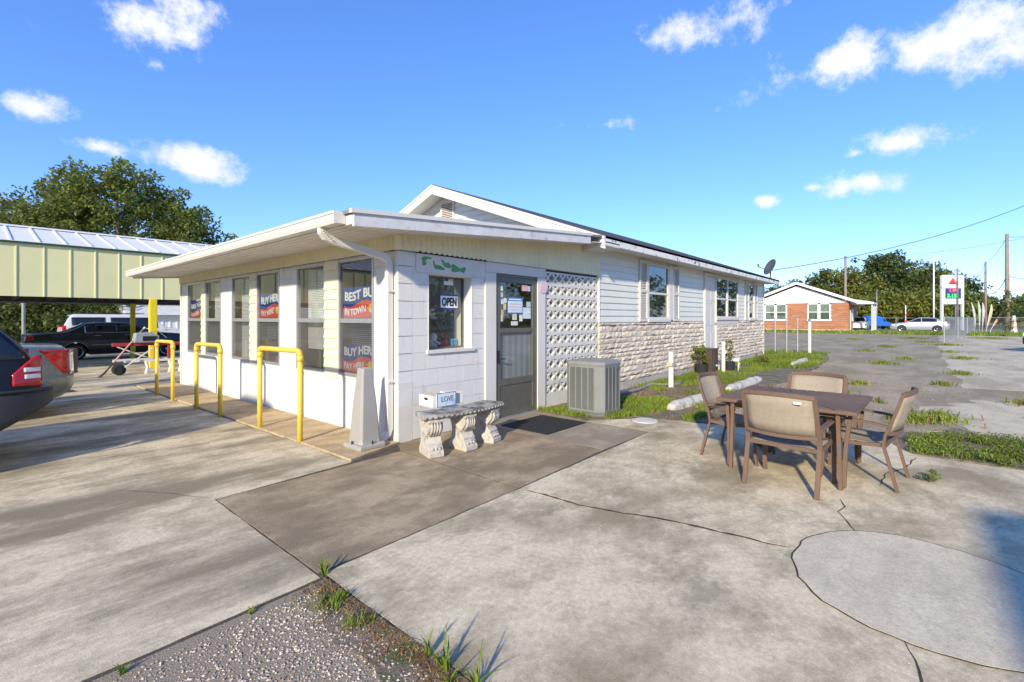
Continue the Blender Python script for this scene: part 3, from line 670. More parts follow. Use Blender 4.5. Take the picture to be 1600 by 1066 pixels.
CL = concrete('pale_concrete', (.78, .64, .435), (.27, .195, .112), .60, .475, .635, .16, R(25), bs=.9, st=(.8, 1.1), blot=.70)
CLB = concrete('stained_concrete', (.75, .615, .42), (.15, .108, .064), .60, .44, .58, .18, R(-12), bs=.9, blot=.5)
CD = concrete('weathered_aggregate', (.50, .39, .25), (.05, .035, .02), .75, .43, .58, .34, R(10), .8, bs=1.3, st=(.7, 1.2), blot=.85)
CDK = concrete('dark_aggregate', (.46, .38, .27), (.035, .028, .02), .8, .42, .54, .5, 0, 1.0, bs=1.8, st=(1, 1), blot=.8)
CW = concrete('walk_concrete', (.60, .46, .275), (.31, .225, .125), .5, .44, .64, .12, bs=1.4, blot=.35)
CP = concrete('patch_concrete', (.72, .61, .445), (.42, .34, .23), .6, .46, .68, .30, bs=1.5, blot=.35)
AS = concrete('old_asphalt', (.48, .39, .265), (.13, .098, .06), .6, .43, .58, .40, R(-8), .9, bs=.7, st=(.5, 1.5), blot=.7)
AS2 = concrete('pale_lot', (.68, .57, .405), (.32, .255, .17), .5, .45, .60, .28, R(-8), .6, bs=.7, st=(.5, 1.5), blot=.5)
GRV = concrete('gravel_bed', (.36, .29, .21), (.17, .135, .095), .3, .4, .7, .7, 0, 1.2, blot=.2)

gm = MB()
N_ = [(-700, z) for z in (0,)]
xs = [-900, -60, -20, 0, 20, 60, 120, 1500]; ys = [-1200, -60, -20, 0, 15, 40, 120, 1200]
for y in ys:
    for x in xs: gm.v.append((x, y, -.075 + (gz(min(y, 60)))))
k = len(xs); gm.f = [(j * k + i, j * k + i + 1, (j + 1) * k + i + 1, (j + 1) * k + i) for j in range(len(ys) - 1) for i in range(k - 1)]
g = gm.build('ground', FARG, fix=False); g['kind'] = 'structure'
o = sheet('yard_soil', [(-25, -25), (3.3, -25), (3.3, 0), (3.3, 15), (3.3, 40), (-25, 40), (-25, 15), (-25, 0)], SOILJ, -.003, .03)

G_ = .008                                    # half width of an open joint
# window-front yard
sheet('concrete_slab', poly_path([(-9.5, -2.07), (-1.975, -2.04), (-1.972, -.305), (-.735, -.24), (-.735, 1.285), (-9.5, 1.22)], .003), CLB, 0, .05, False)
sheet('concrete_slab', poly_path([(-9.5, 1.24), (-.74, 1.305), (-.76, 6.2), (-9.5, 6.1)], .003), CLB, .0)
sheet('concrete_slab', poly_path([(-9.5, 6.125), (-.76, 6.225), (-.76, 9.2), (4.8, 9.2), (4.8, 13.2), (-9.5, 13.2)], .004, .2), CLB, .0)
sheet('concrete_slab', [(-22, 1.2), (-9.52, 1.2), (-9.52, 13.2), (-22, 13.2)], CLB, .0)
sheet('concrete_slab', [(-22, 13.62), (14, 13.62), (14, 34), (-22, 34)], CL, .0)
o = MB().prism([(-22, 13.24, gz(13.4) - .05), (-22, 13.6, gz(13.4) - .05), (-22, 13.58, gz(13.4) + .03), (-22, 13.27, gz(13.4) + .03)], (36, 0, 0)).build('kerb', CL); o['kind'] = 'structure'
sheet('walkway', poly_path([(-.725, -.225), (-.01, -.03), (-.002, 8.9), (-.75, 8.9)], .003, .15), CW, .022, .07)
# slabs in front of the door
sheet('concrete_slab', poly_path([(-1.958, -1.985), (-.19, -1.975), (-.165, -.285), (-1.958, -.318)], .004), CD, .0, .05, False)
sheet('concrete_slab', poly_path([(-.172, -1.975), (1.315, -1.925), (1.315, -.01), (-.01, -.01), (-.15, -.26)], .004), CD, .0, .05, False)
sheet('concrete_slab', poly_path([(1.33, -1.925), (2.44, -1.93), (2.47, -.02), (1.33, -.01)], .005), CDK, .0, .05, False)
# slab under the table, cracked slab in front
crack = [(-.19, -1.995)] + [(-.165, -2.575), (-.03, -3.01), (.065, -3.44), (.135, -3.95)]
crack = sum([jag(a, b, .014, .06) for a, b in zip(crack[:-1], crack[1:])], []) + [(.135, -3.95)]
sh = lambda pts, dx: [(x + dx, y) for x, y in pts]
sheet('concrete_slab', sh(crack, .005) + jag((.14, -3.955), (.36, -4.7), .01) + jag((.36, -4.7), (.5, -9), .02, .2) + [(3.30, -9)] + jag((3.30, -9), (3.31, -4.55), .02, .12) + jag((3.31, -4.55), (4.15, -4.2), .02) + jag((4.15, -4.2), (3.42, -2.45), .02) + jag((3.42, -2.45), (3.17, -1.45), .02) + [(2.46, -1.0), (2.455, -1.945)] + jag((2.455, -1.945), (-.18, -1.992), .003), CL, .0, .05, False)
sheet('concrete_slab', jag((-1.95, -3.75), (-1.935, -2.01), .006) + jag((-1.935, -2.01), (-.2, -1.992), .003) + sh(crack, -.005) + jag((.13, -3.96), (.34, -4.7), .01) + jag((.34, -4.7), (.48, -9), .02, .2) + [(-1.98, -9)], CL, .0, .05, False)
# round patch with an open crack around it
pc = (.14, -4.62); ring = []
for i in range(56):
    a = 2 * math.pi * i / 56; r_ = .655 + rj.uniform(-.010, .010) + .02 * math.sin(3 * a); ring.append((pc[0] + r_ * math.cos(a), pc[1] + r_ * math.sin(a)))
pp = sheet('round_patch', ring, CP, .0045, .004, False)
CRK = M('crack_dark', (.055, .045, .035), .95, .3, 20)  # dark ribbons laid on the slabs as worn cracks
def crack_strip(pts, w0, parent, z=.0035):
    m = MB(); pts = sum([jag(a, b, .012, .05) for a, b in zip(pts[:-1], pts[1:])], []) + [pts[-1]]
    for i, (x, y) in enumerate(pts):
        a = Vector(pts[max(i - 1, 0)]); b = Vector(pts[min(i + 1, len(pts) - 1)]); d = (b - a).normalized(); n = Vector((-d.y, d.x)) * w0 * rj.uniform(.35, 1) * min(1, .25 + min(i, len(pts) - 1 - i) / 4)
        m.v += [(x + n.x, y + n.y, z), (x - n.x, y - n.y, z)]
    m.f = [(2 * i, 2 * i + 1, 2 * i + 3, 2 * i + 2) for i in range(len(pts) - 1)]
    return m.build('crack', CRK, parent, fix=False)
rg = [(pc[0] + (x - pc[0]) * 1.006, pc[1] + (y - pc[1]) * 1.006) for x, y in ring]
m = MB(); 
for i in range(57):
    x, y = rg[i % 56]; k = .004 + .004 * rj.random(); d = (Vector((x, y)) - Vector(pc)).normalized()
    m.v += [(x - d.x * .004, y - d.y * .004, .0032), (x + d.x * k, y + d.y * k, .0032)]
m.f = [(2 * i, 2 * i + 1, 2 * i + 3, 2 * i + 2) for i in range(56)]
m.build('crack', CRK, pp, fix=False)
crack_strip([(-.185, -2.0), (-.165, -2.3), (-.165, -2.575), (-.10, -2.8), (-.03, -3.01), (.02, -3.2), (.065, -3.44), (.10, -3.7), (.135, -3.95)], .016, pp)
crack_strip([(.66, -4.24), (.85, -4.17), (1.0, -4.10), (1.15, -4.13), (1.31, -4.08)], .007, pp)
crack_strip([(-.51, -4.52), (-.64, -4.56), (-.78, -4.58), (-1.1, -4.75)], .007, pp)
crack_strip([(1.9, -4.3), (2.35, -4.32), (2.64, -4.45), (3.2, -4.53)], .008, pp)
crack_strip([(-2.45, .55), (-2.25, .25), (-2.1, -.05), (-1.98, -.28)], .004, pp, .0034)
# round white cover by the lawn
cv = MB().lathe([(.175, -.01), (.175, .008), (.16, .012), (0.0, .013)], (3.0, -1.62, 0), 28).build('access_cover', M('cover_white', (.62, .60, .55), .8, .12, 8)); tag(cv, 'round off-white utility cover set in the slab corner near the condenser', 'cover')
# gravel, lot, lawn
o = sheet('gravel_bed', [(-9, -2.10), (-1.955, -2.075), (-1.99, -9), (-1.99, -14), (-9, -14)], GRV, .0, .03, False)
o = sheet('asphalt_lot', jag((3.33, -12), (3.36, -5.4), .03, .2) + jag((3.36, -5.4), (5.3, -5.0), .05) + jag((5.3, -5.0), (4.2, -4.22), .04) + jag((4.2, -4.22), (3.5, -2.5), .03) + jag((3.5, -2.5), (5.6, -2.25), .06) + jag((5.6, -2.25), (8.2, -2.12), .06) + jag((8.2, -2.12), (15.4, -2.15), .08, .15) + jag((15.4, -2.15), (19.9, -1.6), .08, .15) + [(20.2, 30), (52, 30), (52, -12)], AS, -.008, .04, False)
o = sheet('side_yard', [(3.35, -60), (3.33, -12.03), (52, -12.03), (52, -60)], AS, -.008, .04, False)
o = sheet('concrete_apron', jag((11, -12), (10.4, -5.2), .1, .3) + jag((10.4, -5.2), (20.5, -5.1), .08, .3) + jag((20.5, -5.1), (51, -5.6), .1, .5) + [(51.5, -12)], AS2, -.003, .004, False)
o = sheet('concrete_apron', jag((3.36, -6.6), (3.38, -5.45), .03) + jag((3.38, -5.45), (5.4, -5.0), .04) + jag((5.4, -5.0), (6.6, -4.5), .05) + jag((6.6, -4.5), (8.4, -5.2), .1) + jag((8.4, -5.2), (8.0, -11.9), .1) + [(3.36, -11.9)], AS2, -.002, .004, False)
o = sheet('lawn_soil', jag((2.46, -.98), (3.17, -1.42), .02) + jag((3.17, -1.42), (3.45, -2.46), .03) + jag((3.45, -2.46), (5.6, -2.22), .05) + jag((5.6, -2.22), (15.4, -2.13), .07, .2) + jag((15.4, -2.13), (20, -1.55), .07, .2) + [(20, .9), (16.6, .9), (16.6, .0), (2.49, .0)], DIRT, .012, .05, False)
o = sheet('lawn_soil', jag((3.36, -5.5), (3.34, -4.5), .03) + jag((3.34, -4.5), (4.1, -4.22), .03) + jag((4.1, -4.22), (5.25, -4.95), .05) + jag((5.25, -4.95), (4.6, -5.4), .05) + jag((4.6, -5.4), (4.0, -9), .06) + [(3.36, -9)], DIRT, .004, .04, False)
o = sheet('road', [(88, -400), (96, -400), (96, 400), (88, 400)], M('road_asphalt', (.09, .09, .09), .9, .2, 2), -.03, .03, False)
sheet('weed_soil', jag((-2.25, -9), (-2.25, -3.2), .03) + jag((-2.25, -3.2), (-2.20, -2.6), .03) + jag((-2.20, -2.6), (-2.10, -2.3), .02) + jag((-2.10, -2.3), (-1.99, -2.08), .02) + jag((-1.955, -2.06), (-1.952, -9), .004), DIRT, .003, .03, False)

# ---- loose gravel
def scatter_stones(n, inside, smin, smax, name, mat, z, seed):
    r = random.Random(seed); m = MB(); c = 0
    while c < n:
        p = inside(r)
        if not p: continue
        s = smin + (smax - smin) * r.random() ** 2.2; a = r.uniform(0, 6.28); ca, sa = math.cos(a), math.sin(a); b0 = len(m.v); c += 1
        for (x, y, q) in ((1, 0, 0), (-.9, .2, .1), (.1, .8, 0), (-.1, -.75, .05), (.1, .1, .7), (-.1, 0, -.6)):
            x *= s * r.uniform(.7, 1.1); y *= s * r.uniform(.7, 1.1); q *= s * r.uniform(.6, 1)
            m.v.append((p[0] + x * ca - y * sa, p[1] + x * sa + y * ca, z + s * .25 + q))
        m.f += [tuple(b0 + i for i in t) for t in ((0, 2, 4), (2, 1, 4), (1, 3, 4), (3, 0, 4), (2, 0, 5), (1, 2, 5), (3, 1, 5), (0, 3, 5))]
    o = m.build(name, mat, fix=False); o['kind'] = 'stuff'; return o
def near_gravel(r):
    x = -2.02 - abs(r.gauss(0, .55)) if r.random() < .6 else r.uniform(-4.2, -2.02); y = r.uniform(-4.6, -2.14)
    return (x, y) if -5 < x < -2.0 else None
o = scatter_stones(15000, near_gravel, .003, .0105, 'gravel', M('gravel_stone', (.53, .45, .35), .9, .1, 9, island=.45), .0, 1)
tag(o, 'loose grey gravel beside the concrete slabs', 'gravel')
def lot_gravel(r):
    q = r.random()
    if q < .45: return (r.uniform(3.5, 6.2), r.uniform(-2.6, -2.05) - r.random() * .35)
    return (r.uniform(3.4, 12), r.uniform(-5.4, -2.2))
o = scatter_stones(4500, lot_gravel, .005, .014, 'lot_gravel', M('lot_stone', (.40, .37, .33), .9, .1, 9, island=.4), -.006, 2)
tag(o, 'scattered stone chips over the old asphalt lot', 'gravel')
def crumb(r):
    return (r.uniform(-1.95, 3.2), r.uniform(-5.2, -1.95)) if r.random() < .75 else (r.uniform(-6, -.8), r.uniform(-2.0, 3.5))
o = scatter_stones(420, crumb, .002, .006, 'grit', M('grit_stone', (.5, .46, .4), .9, .1, 9, island=.4), .0, 3)
tag(o, 'tiny bits of grit scattered on the concrete', 'grit')

# ------------------------------------------------------------------ things by the door
# yellow pipe guard rails
YR = [((-.717, .91), (-.709, 2.092), 'yellow pipe guard rail beside the pale pyramid cone'),
      ((-.761, 3.434), (-.78, 4.491), 'yellow pipe guard rail standing between two other guard rails'),
      ((-.803, 5.769), (-.795, 6.917), 'yellow pipe guard rail at the red sawhorse end of the walkway')]
for (a, b, lab) in YR:
    ga, gb_ = gz(a[1]), gz(b[1]); root = thing('guard_rail', lab, 'guard rail', (a[0], a[1], ga), 0, 'yellow guard rails along the window front')
    d = Vector((b[0] - a[0], b[1] - a[1], gb_ - ga)); hgt = 1.075
    for q in (Vector((0, 0, 0)), d): MB().tube([q + Vector((0, 0, -.05)), q + Vector((0, 0, hgt - .06))], .031, 14).build('post', YBOL, root, smooth=True)
    dn = d.normalized(); up = Vector((0, 0, 1))
    path = [Vector((0, 0, hgt - .07)), Vector((0, 0, hgt - .03)) + dn * .008, Vector((0, 0, hgt - .008)) + dn * .03, Vector((0, 0, hgt)) + dn * .07]
    path2 = [d - (p - Vector((0, 0, 0))).dot(dn) * dn + up * p.z for p in reversed(path)]
    MB().tube(path + path2, .032, 14).build('rail', YBOL, root, smooth=True)
    for q in (Vector((0, 0, 0)), d): MB().tube([q + Vector((0, 0, hgt - .12)), q + Vector((0, 0, hgt - .055))], .037, 14).build('elbow_socket', YBOL, root, smooth=True)
# pyramid cone
pcone = thing('pyramid_cone', 'tall pale grey plastic pyramid cone at the corner downspout', 'cone', (-.365, .11, .02))
def ring_sq(h, z, ch=.2):
    c = h * (1 - ch); return [(h, -c, z), (h, c, z), (c, h, z), (-c, h, z), (-h, c, z), (-h, -c, z), (-c, -h, z), (c, -h, z)]
def loft(rings, mat, name, parent, bevel=0, cap=True):
    m = MB(); n = len(rings[0])
    for r_ in rings: m.v += r_
    for i in range(len(rings) - 1): m.f += [(i * n + j, i * n + (j + 1) % n, (i + 1) * n + (j + 1) % n, (i + 1) * n + j) for j in range(n)]
    if cap: m.f += [tuple(range(n - 1, -1, -1)), tuple((len(rings) - 1) * n + j for j in range(n))]
    return m.build(name, mat, parent, bevel)
loft([ring_sq(.165, .0, .12), ring_sq(.172, .012, .12), ring_sq(.172, .04, .12), ring_sq(.155, .058, .12)], GPLAS, 'base', pcone, .003)
loft([ring_sq(.135, .055), ring_sq(.128, .09), ring_sq(.098, .50), ring_sq(.060, .868), ring_sq(.056, .875)], GPLAS, 'body', pcone, .004)
for a in range(4):
    q = Vector((.155, 0, .07)); q.rotate(Matrix.Rotation(a * math.pi / 2, 3, 'Z')); MB().lathe([(.009, -.02), (.009, .02)], tuple(q), 8).build('lug', BLACK, pcone)
# curved cast-stone bench
bn = thing('garden_bench', 'curved cast stone bench against the white block wall', 'bench', (.355, -.335, 0))
CA, RB = (.10, 1.25), 1.62                    # arc centre (local), mean radius: bows out to the yard
def arc(a, r): return (CA[0] + r * math.sin(a), CA[1] - r * math.cos(a))
m = MB(); n = 26; a0, a1 = R(-22), R(16.5)
prof = [(-.15, .400), (-.155, .415), (-.15, .437), (-.135, .448), (.135, .448), (.15, .437), (.155, .415), (.15, .400), (.12, .388), (-.12, .388)]
for i in range(n + 1):
    a = a0 + (a1 - a0) * i / n
    for (dr_, z) in prof:
        x, y = arc(a, RB + dr_); m.v.append((x, y, z))
k = len(prof)
for i in range(n): m.f += [(i * k + j, i * k + (j + 1) % k, (i + 1) * k + (j + 1) % k, (i + 1) * k + j) for j in range(k)]
m.f += [tuple(range(k - 1, -1, -1)), tuple(n * k + j for j in range(k))]
seat = m.build('seat', CASTTOP, bn, .006)
for i in range(20):                           # carved egg moulding along the front edge
    a = a0 + (a1 - a0) * (i + .5) / 20; x, y = arc(a, RB + .155); b_ = MB(); b_.lathe([(.0, -.013), (.010, -.010), (.016, 0), (.010, .010), (0, .013)], (0, 0, 0), 8)
    o = b_.build('carved_boss', CASTTOP, seat, smooth=True); o.location = (x, y, .418); o.rotation_euler = (0, 0, a)
lp = [(-.14, .0), (.155, .0), (.165, .01), (.165, .055), (.15, .065), (.155, .075), (.135, .085), (.14, .10), (.115, .115), (.12, .14), (.09, .165), (.075, .20), (.085, .235), (.115, .255), (.135, .285), (.14, .32), (.13, .35), (.15, .365), (.15, .39), (-.14, .39), (-.13, .34), (-.10, .28), (-.085, .2), (-.10, .12), (-.13, .07), (-.14, .05)]
for a in (R(-17.5), R(-3.5), R(10.5)):
    m = MB(); hw = .082
    m.prism([(-hw, -x, z) for x, z in lp], (2 * hw, 0, 0))
    o = m.build('pedestal', CAST, bn, .007); x, y = arc(a, RB); o.location = (x, y, 0); o.rotation_euler = (0, 0, a)
    for sx in (-.045, -.015, .015, .045):
        q = MB().tube([(sx, -.152, .36), (sx, -.150, .32), (sx, -.140, .275), (sx, -.112, .245), (sx, -.088, .215)], [.011, .014, .016, .014, .008], 7).build('scroll_rib', CAST, o, smooth=True)
    for sx in (-.04, 0, .04): MB().lathe([(.0, -.014), (.013, -.008), (.017, 0), (.013, .008), (0, .014)], (sx, -.145, .088), 8).build('carved_toe', CAST, o, smooth=True)
# boxes on the bench
BOXW = M('box_white', (.74, .75, .74), .6, .05, 8, dirt=((.45, .62, .75), 9, .58, .75)); bxw = thing('wooden_crate', 'small white painted crate with cut-out handles on the stone bench', 'crate', (.25, -.335, .449), R(-4))
MB().box(-.11, .11, -.13, -.118, 0, .125).box(-.11, .11, .118, .13, 0, .125).box(.098, .11, -.118, .118, 0, .125).box(-.098, .098, -.118, .118, 0, .012).build('sides', BOXW, bxw)
for (ya, yb, za, zb) in ((-.118, .118, 0, .07), (-.118, .118, .10, .125), (-.118, -.04, .07, .10), (.04, .118, .07, .10)): B(-.11, -.098, ya, yb, za, zb).build('end_board', BOXW, bxw)
B(-.095, .095, -.114, .114, .10, .128).build('contents', M('pale_wood', (.66, .52, .34), .7, .15, 12), bxw)
lv = thing('letter_sign', 'small white and blue plaque lettered LOVE leaning on the crate', 'sign', (.165, -.487, .449), R(-3))
B(0, .27, -.006, .006, 0, .155).build('board', M('plaque', (.62, .70, .76), .6, .1, 9, dirt=((.25, .45, .72), 6, .5, .7)), lv)
MB().box(0, .27, -.0085, -.0062, .151, .157).box(0, .27, -.0085, -.0062, -.0, .006).box(.264, .271, -.0085, -.0062, .006, .151).box(-.001, .006, -.0085, -.0062, .006, .151).build('edging', M('plaque_edge', (.12, .14, .18), .7), lv)
o = link('lettering', text_mesh('lettering', 'LOVE', .08, M('slate_ink', (.14, .20, .30), .7), width=.17, height=.062), lv); o.location = (.06, -.0085, .055)
b2 = thing('storage_box', 'plain white lidded box behind the lettered plaque on the bench', 'box', (.49, -.375, .449), R(-8))
B(-.10, .10, -.09, .09, 0, .115).build('body', WHITE, b2, .003); B(-.105, .105, -.095, .095, .1155, .135).build('lid', WHITE, b2, .003)
# door mat
dmat = B(1.44, 2.33, -1.07, -.30, .0035, .014).build('door_mat', BLACK, bevel=.003); tag(dmat, 'black rubber mat in front of the storm door', 'mat')
# air conditioning condenser
ac = thing('air_conditioner', 'grey louvred air conditioning condenser beside the breeze-block screen', 'air conditioner', (3.07, -.74, .012))
h = .33; ch_ = .10; Ht = .80
def oct_(h_, c_, z): return [(h_, -h_ + c_, z), (h_, h_ - c_, z), (h_ - c_, h_, z), (-h_ + c_, h_, z), (-h_, h_ - c_, z), (-h_, -h_ + c_, z), (-h_ + c_, -h_, z), (h_ - c_, -h_, z)]
loft([oct_(h + .012, ch_, 0), oct_(h + .012, ch_, .045), oct_(h - .0, ch_, .055)], M('ac_base', (.16, .15, .13), .7, .2, 8), 'base_pan', ac)
loft([oct_(h - .02, ch_, .05), oct_(h - .02, ch_, Ht - .06)], ACD, 'coil', ac)
loft([oct_(h + .008, ch_ + .005, Ht - .075), oct_(h + .012, ch_ + .005, Ht - .04), oct_(h - .0, ch_, Ht - .012), oct_(h - .06, ch_, Ht)], ACM, 'top_cap', ac, .006)
for k in range(4):
    rot = Matrix.Rotation(k * math.pi / 2, 3, 'Z')
    def rp_(pts): return [tuple(rot @ Vector(p)) for p in pts]
    # solid corner panel
    a, b = Vector((h, h - ch_, 0)), Vector((h - ch_, h, 0)); n_ = Vector((1, 1, 0)).normalized() * .004
    MB().prism(rp_([(h + .002, h - ch_ - .012, .055), (h + .002, h - ch_, .055), (h - ch_, h + .002, .055), (h - ch_ - .012, h + .002, .055), (h - ch_ - .012, h - .02, .055), (h - .02, h - ch_ - .012, .055)]), (0, 0, Ht - .125)).build('corner_panel', ACM, ac)
    lou = MB(); wd = 2 * (h - ch_) - .03; nc = 4
    for i in range(nc + 1):
        y = -wd / 2 + wd * i / nc; lou.prism(rp_([(h - .012, y - .009, .055), (h + .003, y - .009, .055), (h + .003, y + .009, .055), (h - .012, y + .009, .055)]), (0, 0, Ht - .13))
    for z in (.058, Ht - .10): lou.prism(rp_([(h - .012, -wd / 2, z), (h + .0015, -wd / 2, z), (h + .0015, wd / 2, z), (h - .012, wd / 2, z)]), (0, 0, .025))
    lou.build('guard_frame', ACM, ac)
    sl = MB(); z = .085
    while z < Ht - .10:
        pts = rp_([(h - .013, -wd / 2, z + .007), (h - .013, wd / 2, z + .007), (h + .0, wd / 2, z), (h + .0, -wd / 2, z)]); sl.quad(*pts); z += .0125
    sl.build('louvres', ACM, ac, fix=False, kind='stuff')
B(.10, .24, -h - .007, -h - .001, Ht - .145, Ht - .105).build('badge', M('badge_blue', (.10, .14, .22), .4), ac)
# ------------------------------------------------------------------ patio set
SLING = M('sling_fabric', (.37, .31, .235), .85, .10, 30, .5, 260, stretch=(1, 1, 1), dirt=((.36, .30, .21), 5, .55, .8))
CHZ = .81
def make_chair():
    root = thing('patio_chair', '', 'chair', (0, 0, 0), 0, 'sling patio chairs round the brown table')
    hw = .275; bar_ = (.030, .030)
    for s in (-1, 1):
        y = s * hw
        # rear leg runs up into the back post
        MB().tube([(-.02, y * 1.0, 0), (.055, y, .30), (.075, y, .37), (.06, y, .46), (-.01, y * .99, .66), (-.055, y * .98, CHZ)], 0, rect=(.022, .036), up=(0, 1, 0)).build('rear_leg', FRAMEB, root, .003)
        MB().tube([(.53, y * 1.02, 0), (.515, y * 1.02, .10), (.50, y * 1.02, .30), (.495, y * 1.02, .55)], 0, rect=(.022, .036), up=(0, 1, 0)).build('front_leg', FRAMEB, root, .003)
        MB().tube([(.035, y * 1.02, .535), (.15, y * 1.04, .555), (.35, y * 1.06, .568), (.49, y * 1.05, .562), (.53, y * 1.04, .548)], 0, rect=(.046, .018), up=(0, 0, 1)).build('armrest', FRAMEB, root, .004)
        MB().tube([(.06, y * .97, .375), (.28, y * .97, .355), (.51, y * .98, .385)], 0, rect=(.022, .032), up=(0, 0, 1)).build('seat_rail', FRAMEB, root, .003)
    bow = lambda q: -.05 * (1 - q * q)
    for (x, z, w_) in ((-.055, CHZ, .036), (.035, .475, .03)):
        MB().tube([(x + bow(q) * (1 if z > .6 else .8), q * hw * .98, z + (.012 * (1 - q * q) if z > .6 else -.012 * (1 - q * q))) for q in (-1, -.75, -.5, -.25, 0, .25, .5, .75, 1)], 0, rect=(.026, w_), up=(0, 0, 1)).build('back_rail', FRAMEB, root, .003)
    for x, z in ((.07, .362), (.50, .372)): MB().tube([(x, -hw, z), (x, hw, z)], 0, rect=(.022, .032), up=(0, 0, 1)).build('cross_rail', FRAMEB, root, .003)
    m = MB(); nn = 8
    for i in range(nn + 1):
        q = -1 + 2 * i / nn
        for j in range(5):
            f_ = j / 4; x = .033 + (-.055 - .033) * f_; z = .49 + (CHZ - .012 - .49) * f_
            m.v.append((x + bow(q) * (.8 + .2 * f_), q * hw * .93, z + .008 * (1 - q * q) * (2 * f_ - 1)))
    m.f = [(i * 5 + j, (i + 1) * 5 + j, (i + 1) * 5 + j + 1, i * 5 + j + 1) for i in range(nn) for j in range(4)]
    o = m.build('back_sling', SLING, root, smooth=True, fix=False); sm = o.modifiers.new('th', 'SOLIDIFY'); sm.thickness = .005
    m = MB()
    for i in range(nn + 1):
        q = -1 + 2 * i / nn
        for j in range(6):
            f_ = j / 5; m.v.append((.075 + .43 * f_, q * hw * .94, .372 + (.012 * f_) - .03 * (1 - q * q) * math.sin(math.pi * (.15 + .7 * f_))))
    m.f = [(i * 6 + j, (i + 1) * 6 + j, (i + 1) * 6 + j + 1, i * 6 + j + 1) for i in range(nn) for j in range(5)]
    o = m.build('seat_sling', SLING, root, smooth=True, fix=False); sm = o.modifiers.new('th', 'SOLIDIFY'); sm.thickness = .005
    return root
chA = make_chair()
chairs = [chA] + [copy_tree(chA) for _ in range(3)]
for o, (x, y, a, lab) in zip(chairs, ((1.21, -3.67, -5, 'brown patio chair pushed to the table with its back to the gravel corner'),
                                      (2.11, -2.84, -93, 'brown patio chair on the table side toward the white parking bumpers'),
                                      (2.07, -4.43, 84, 'brown patio chair on the table side by the leafy weed bed'),
                                      (2.90, -3.68, 172, 'brown patio chair on the table side toward the asphalt lot'))):
    o.location = (x, y, .001); o.rotation_euler = (0, 0, R(a)); o['label'] = lab
B(-.108, -.104, -.19, -.13, .755, .775).build('maker_tag', PAPER, chA)
tb = thing('patio_table', 'square brown metal patio table with a sunburst slatted top', 'table', (2.07, -3.63, 0), R(-1.5))
TZ, TH2 = .68, .56
loft([[(x * TH2, y * TH2, TZ - .038) for x, y in ((-1, -1), (1, -1), (1, 1), (-1, 1))], [(x * TH2, y * TH2, TZ - .006) for x, y in ((-1, -1), (1, -1), (1, 1), (-1, 1))]], FRAMEB, 'top_frame', tb, .008)
B(-.10, .10, -.10, .10, TZ - .006, TZ).build('centre_plate', FRAMEB, tb, .002)
for k in range(40):                            # sunburst slats
    a = 2 * math.pi * (k + .5) / 40; ca, sa = math.cos(a), math.sin(a); lim = .545 / max(abs(ca), abs(sa)); hw = math.pi / 40
    def edge(an, r0, r1):
        c, s = math.cos(an), math.sin(an); l2 = .545 / max(abs(c), abs(s)); i2 = .105 / max(abs(c), abs(s)); return (c * i2, s * i2), (c * l2, s * l2)
    p0, p1 = edge(a - hw * .80, 0, 0); q0, q1 = edge(a + hw * .80, 0, 0)
    pts = [p0, p1] + ([(.545 * (1 if ca > 0 else -1), .545 * (1 if sa > 0 else -1))] if abs(abs(p1[0]) - .545) > .001 and abs(abs(q1[0]) - .545) < .001 or abs(abs(p1[0]) - .545) < .001 and abs(abs(q1[0]) - .545) > .001 else []) + [q1, q0]
    MB().prism([(x, y, TZ - .0055) for x, y in pts], (0, 0, .005)).build('top_slat', FRAMEB, tb)
for sx in (-1, 1):
    for sy in (-1, 1):
        MB().tube([(sx * .50, sy * .42, TZ - .04), (sx * .495, sy * .43, .35), (sx * .50, sy * .44, 0)], 0, rect=(.042, .03), up=(0, 1, 0)).build('leg', FRAMEB, tb, .003)
        MB().tube([(sx * .42, sy * .50, TZ - .04), (sx * .45, sy * .47, .35), (sx * .475, sy * .46, .02)], 0, rect=(.042, .03), up=(0, 1, 0)).build('leg_brace', FRAMEB, tb, .003)
for s in (-1, 1): B(-.48, .48, s * .45 - .012, s * .45 + .012, TZ - .075, TZ - .04).build('apron', FRAMEB, tb); B(s * .47 - .012, s * .47 + .012, -.43, .43, TZ - .075, TZ - .041).build('apron', FRAMEB, tb)
# ------------------------------------------------------------------ lawn furniture beside the wing
def pipe_post(x, y, h_, r, lab, extra):
    root = thing('utility_post', lab, 'post', (x, y, .01)); MB().lathe([(r, -.1), (r, h_ - .01), (r * .8, h_)], (0, 0, 0), 14).build('pipe', M('white_pvc', (.66, .64, .60), .5, .08, 5, dirt=((.4, .36, .3), 4, .6, .8)), root, smooth=False)
    extra(root); return root
def ex1(root):
    B(.045, .16, -.04, .05, .42, .52).build('outlet_box', GPLAS, root, .006); B(-.09, .03, -.06, .06, .44, .52).build('float_bracket', M('tan_wood', (.6, .46, .3), .8), root, .01)
    MB().tube([(.14, 0, .42), (.16, .03, .3), (.12, .06, .2), (.05, .06, .06), (.03, .05, 0)], .011, 8).build('conduit', GPLAS, root, smooth=True)
    MB().tube([(.1, .0, .42), (.2, .0, .34), (.18, .0, .24), (.08, 0, .26), (.1, 0, .36)], .007, 6).build('cable_loop', GPLAS, root, smooth=True)
pipe_post(6.33, -.62, .74, .055, 'stubby white pipe post with outlet box by the stone wall', ex1)
def ex2(root):
    q = B(.03, .16, -.06, .06, .50, .58).build('hood', M('hood_white', (.72, .70, .66), .5), root, .008); B(.05, .165, -.05, .05, .43, .50).build('socket_box', BLACK, root, .004)
pipe_post(9.80, -.60, .82, .05, 'weathered pipe post with hooded outlet beside the brown utility box', ex2)
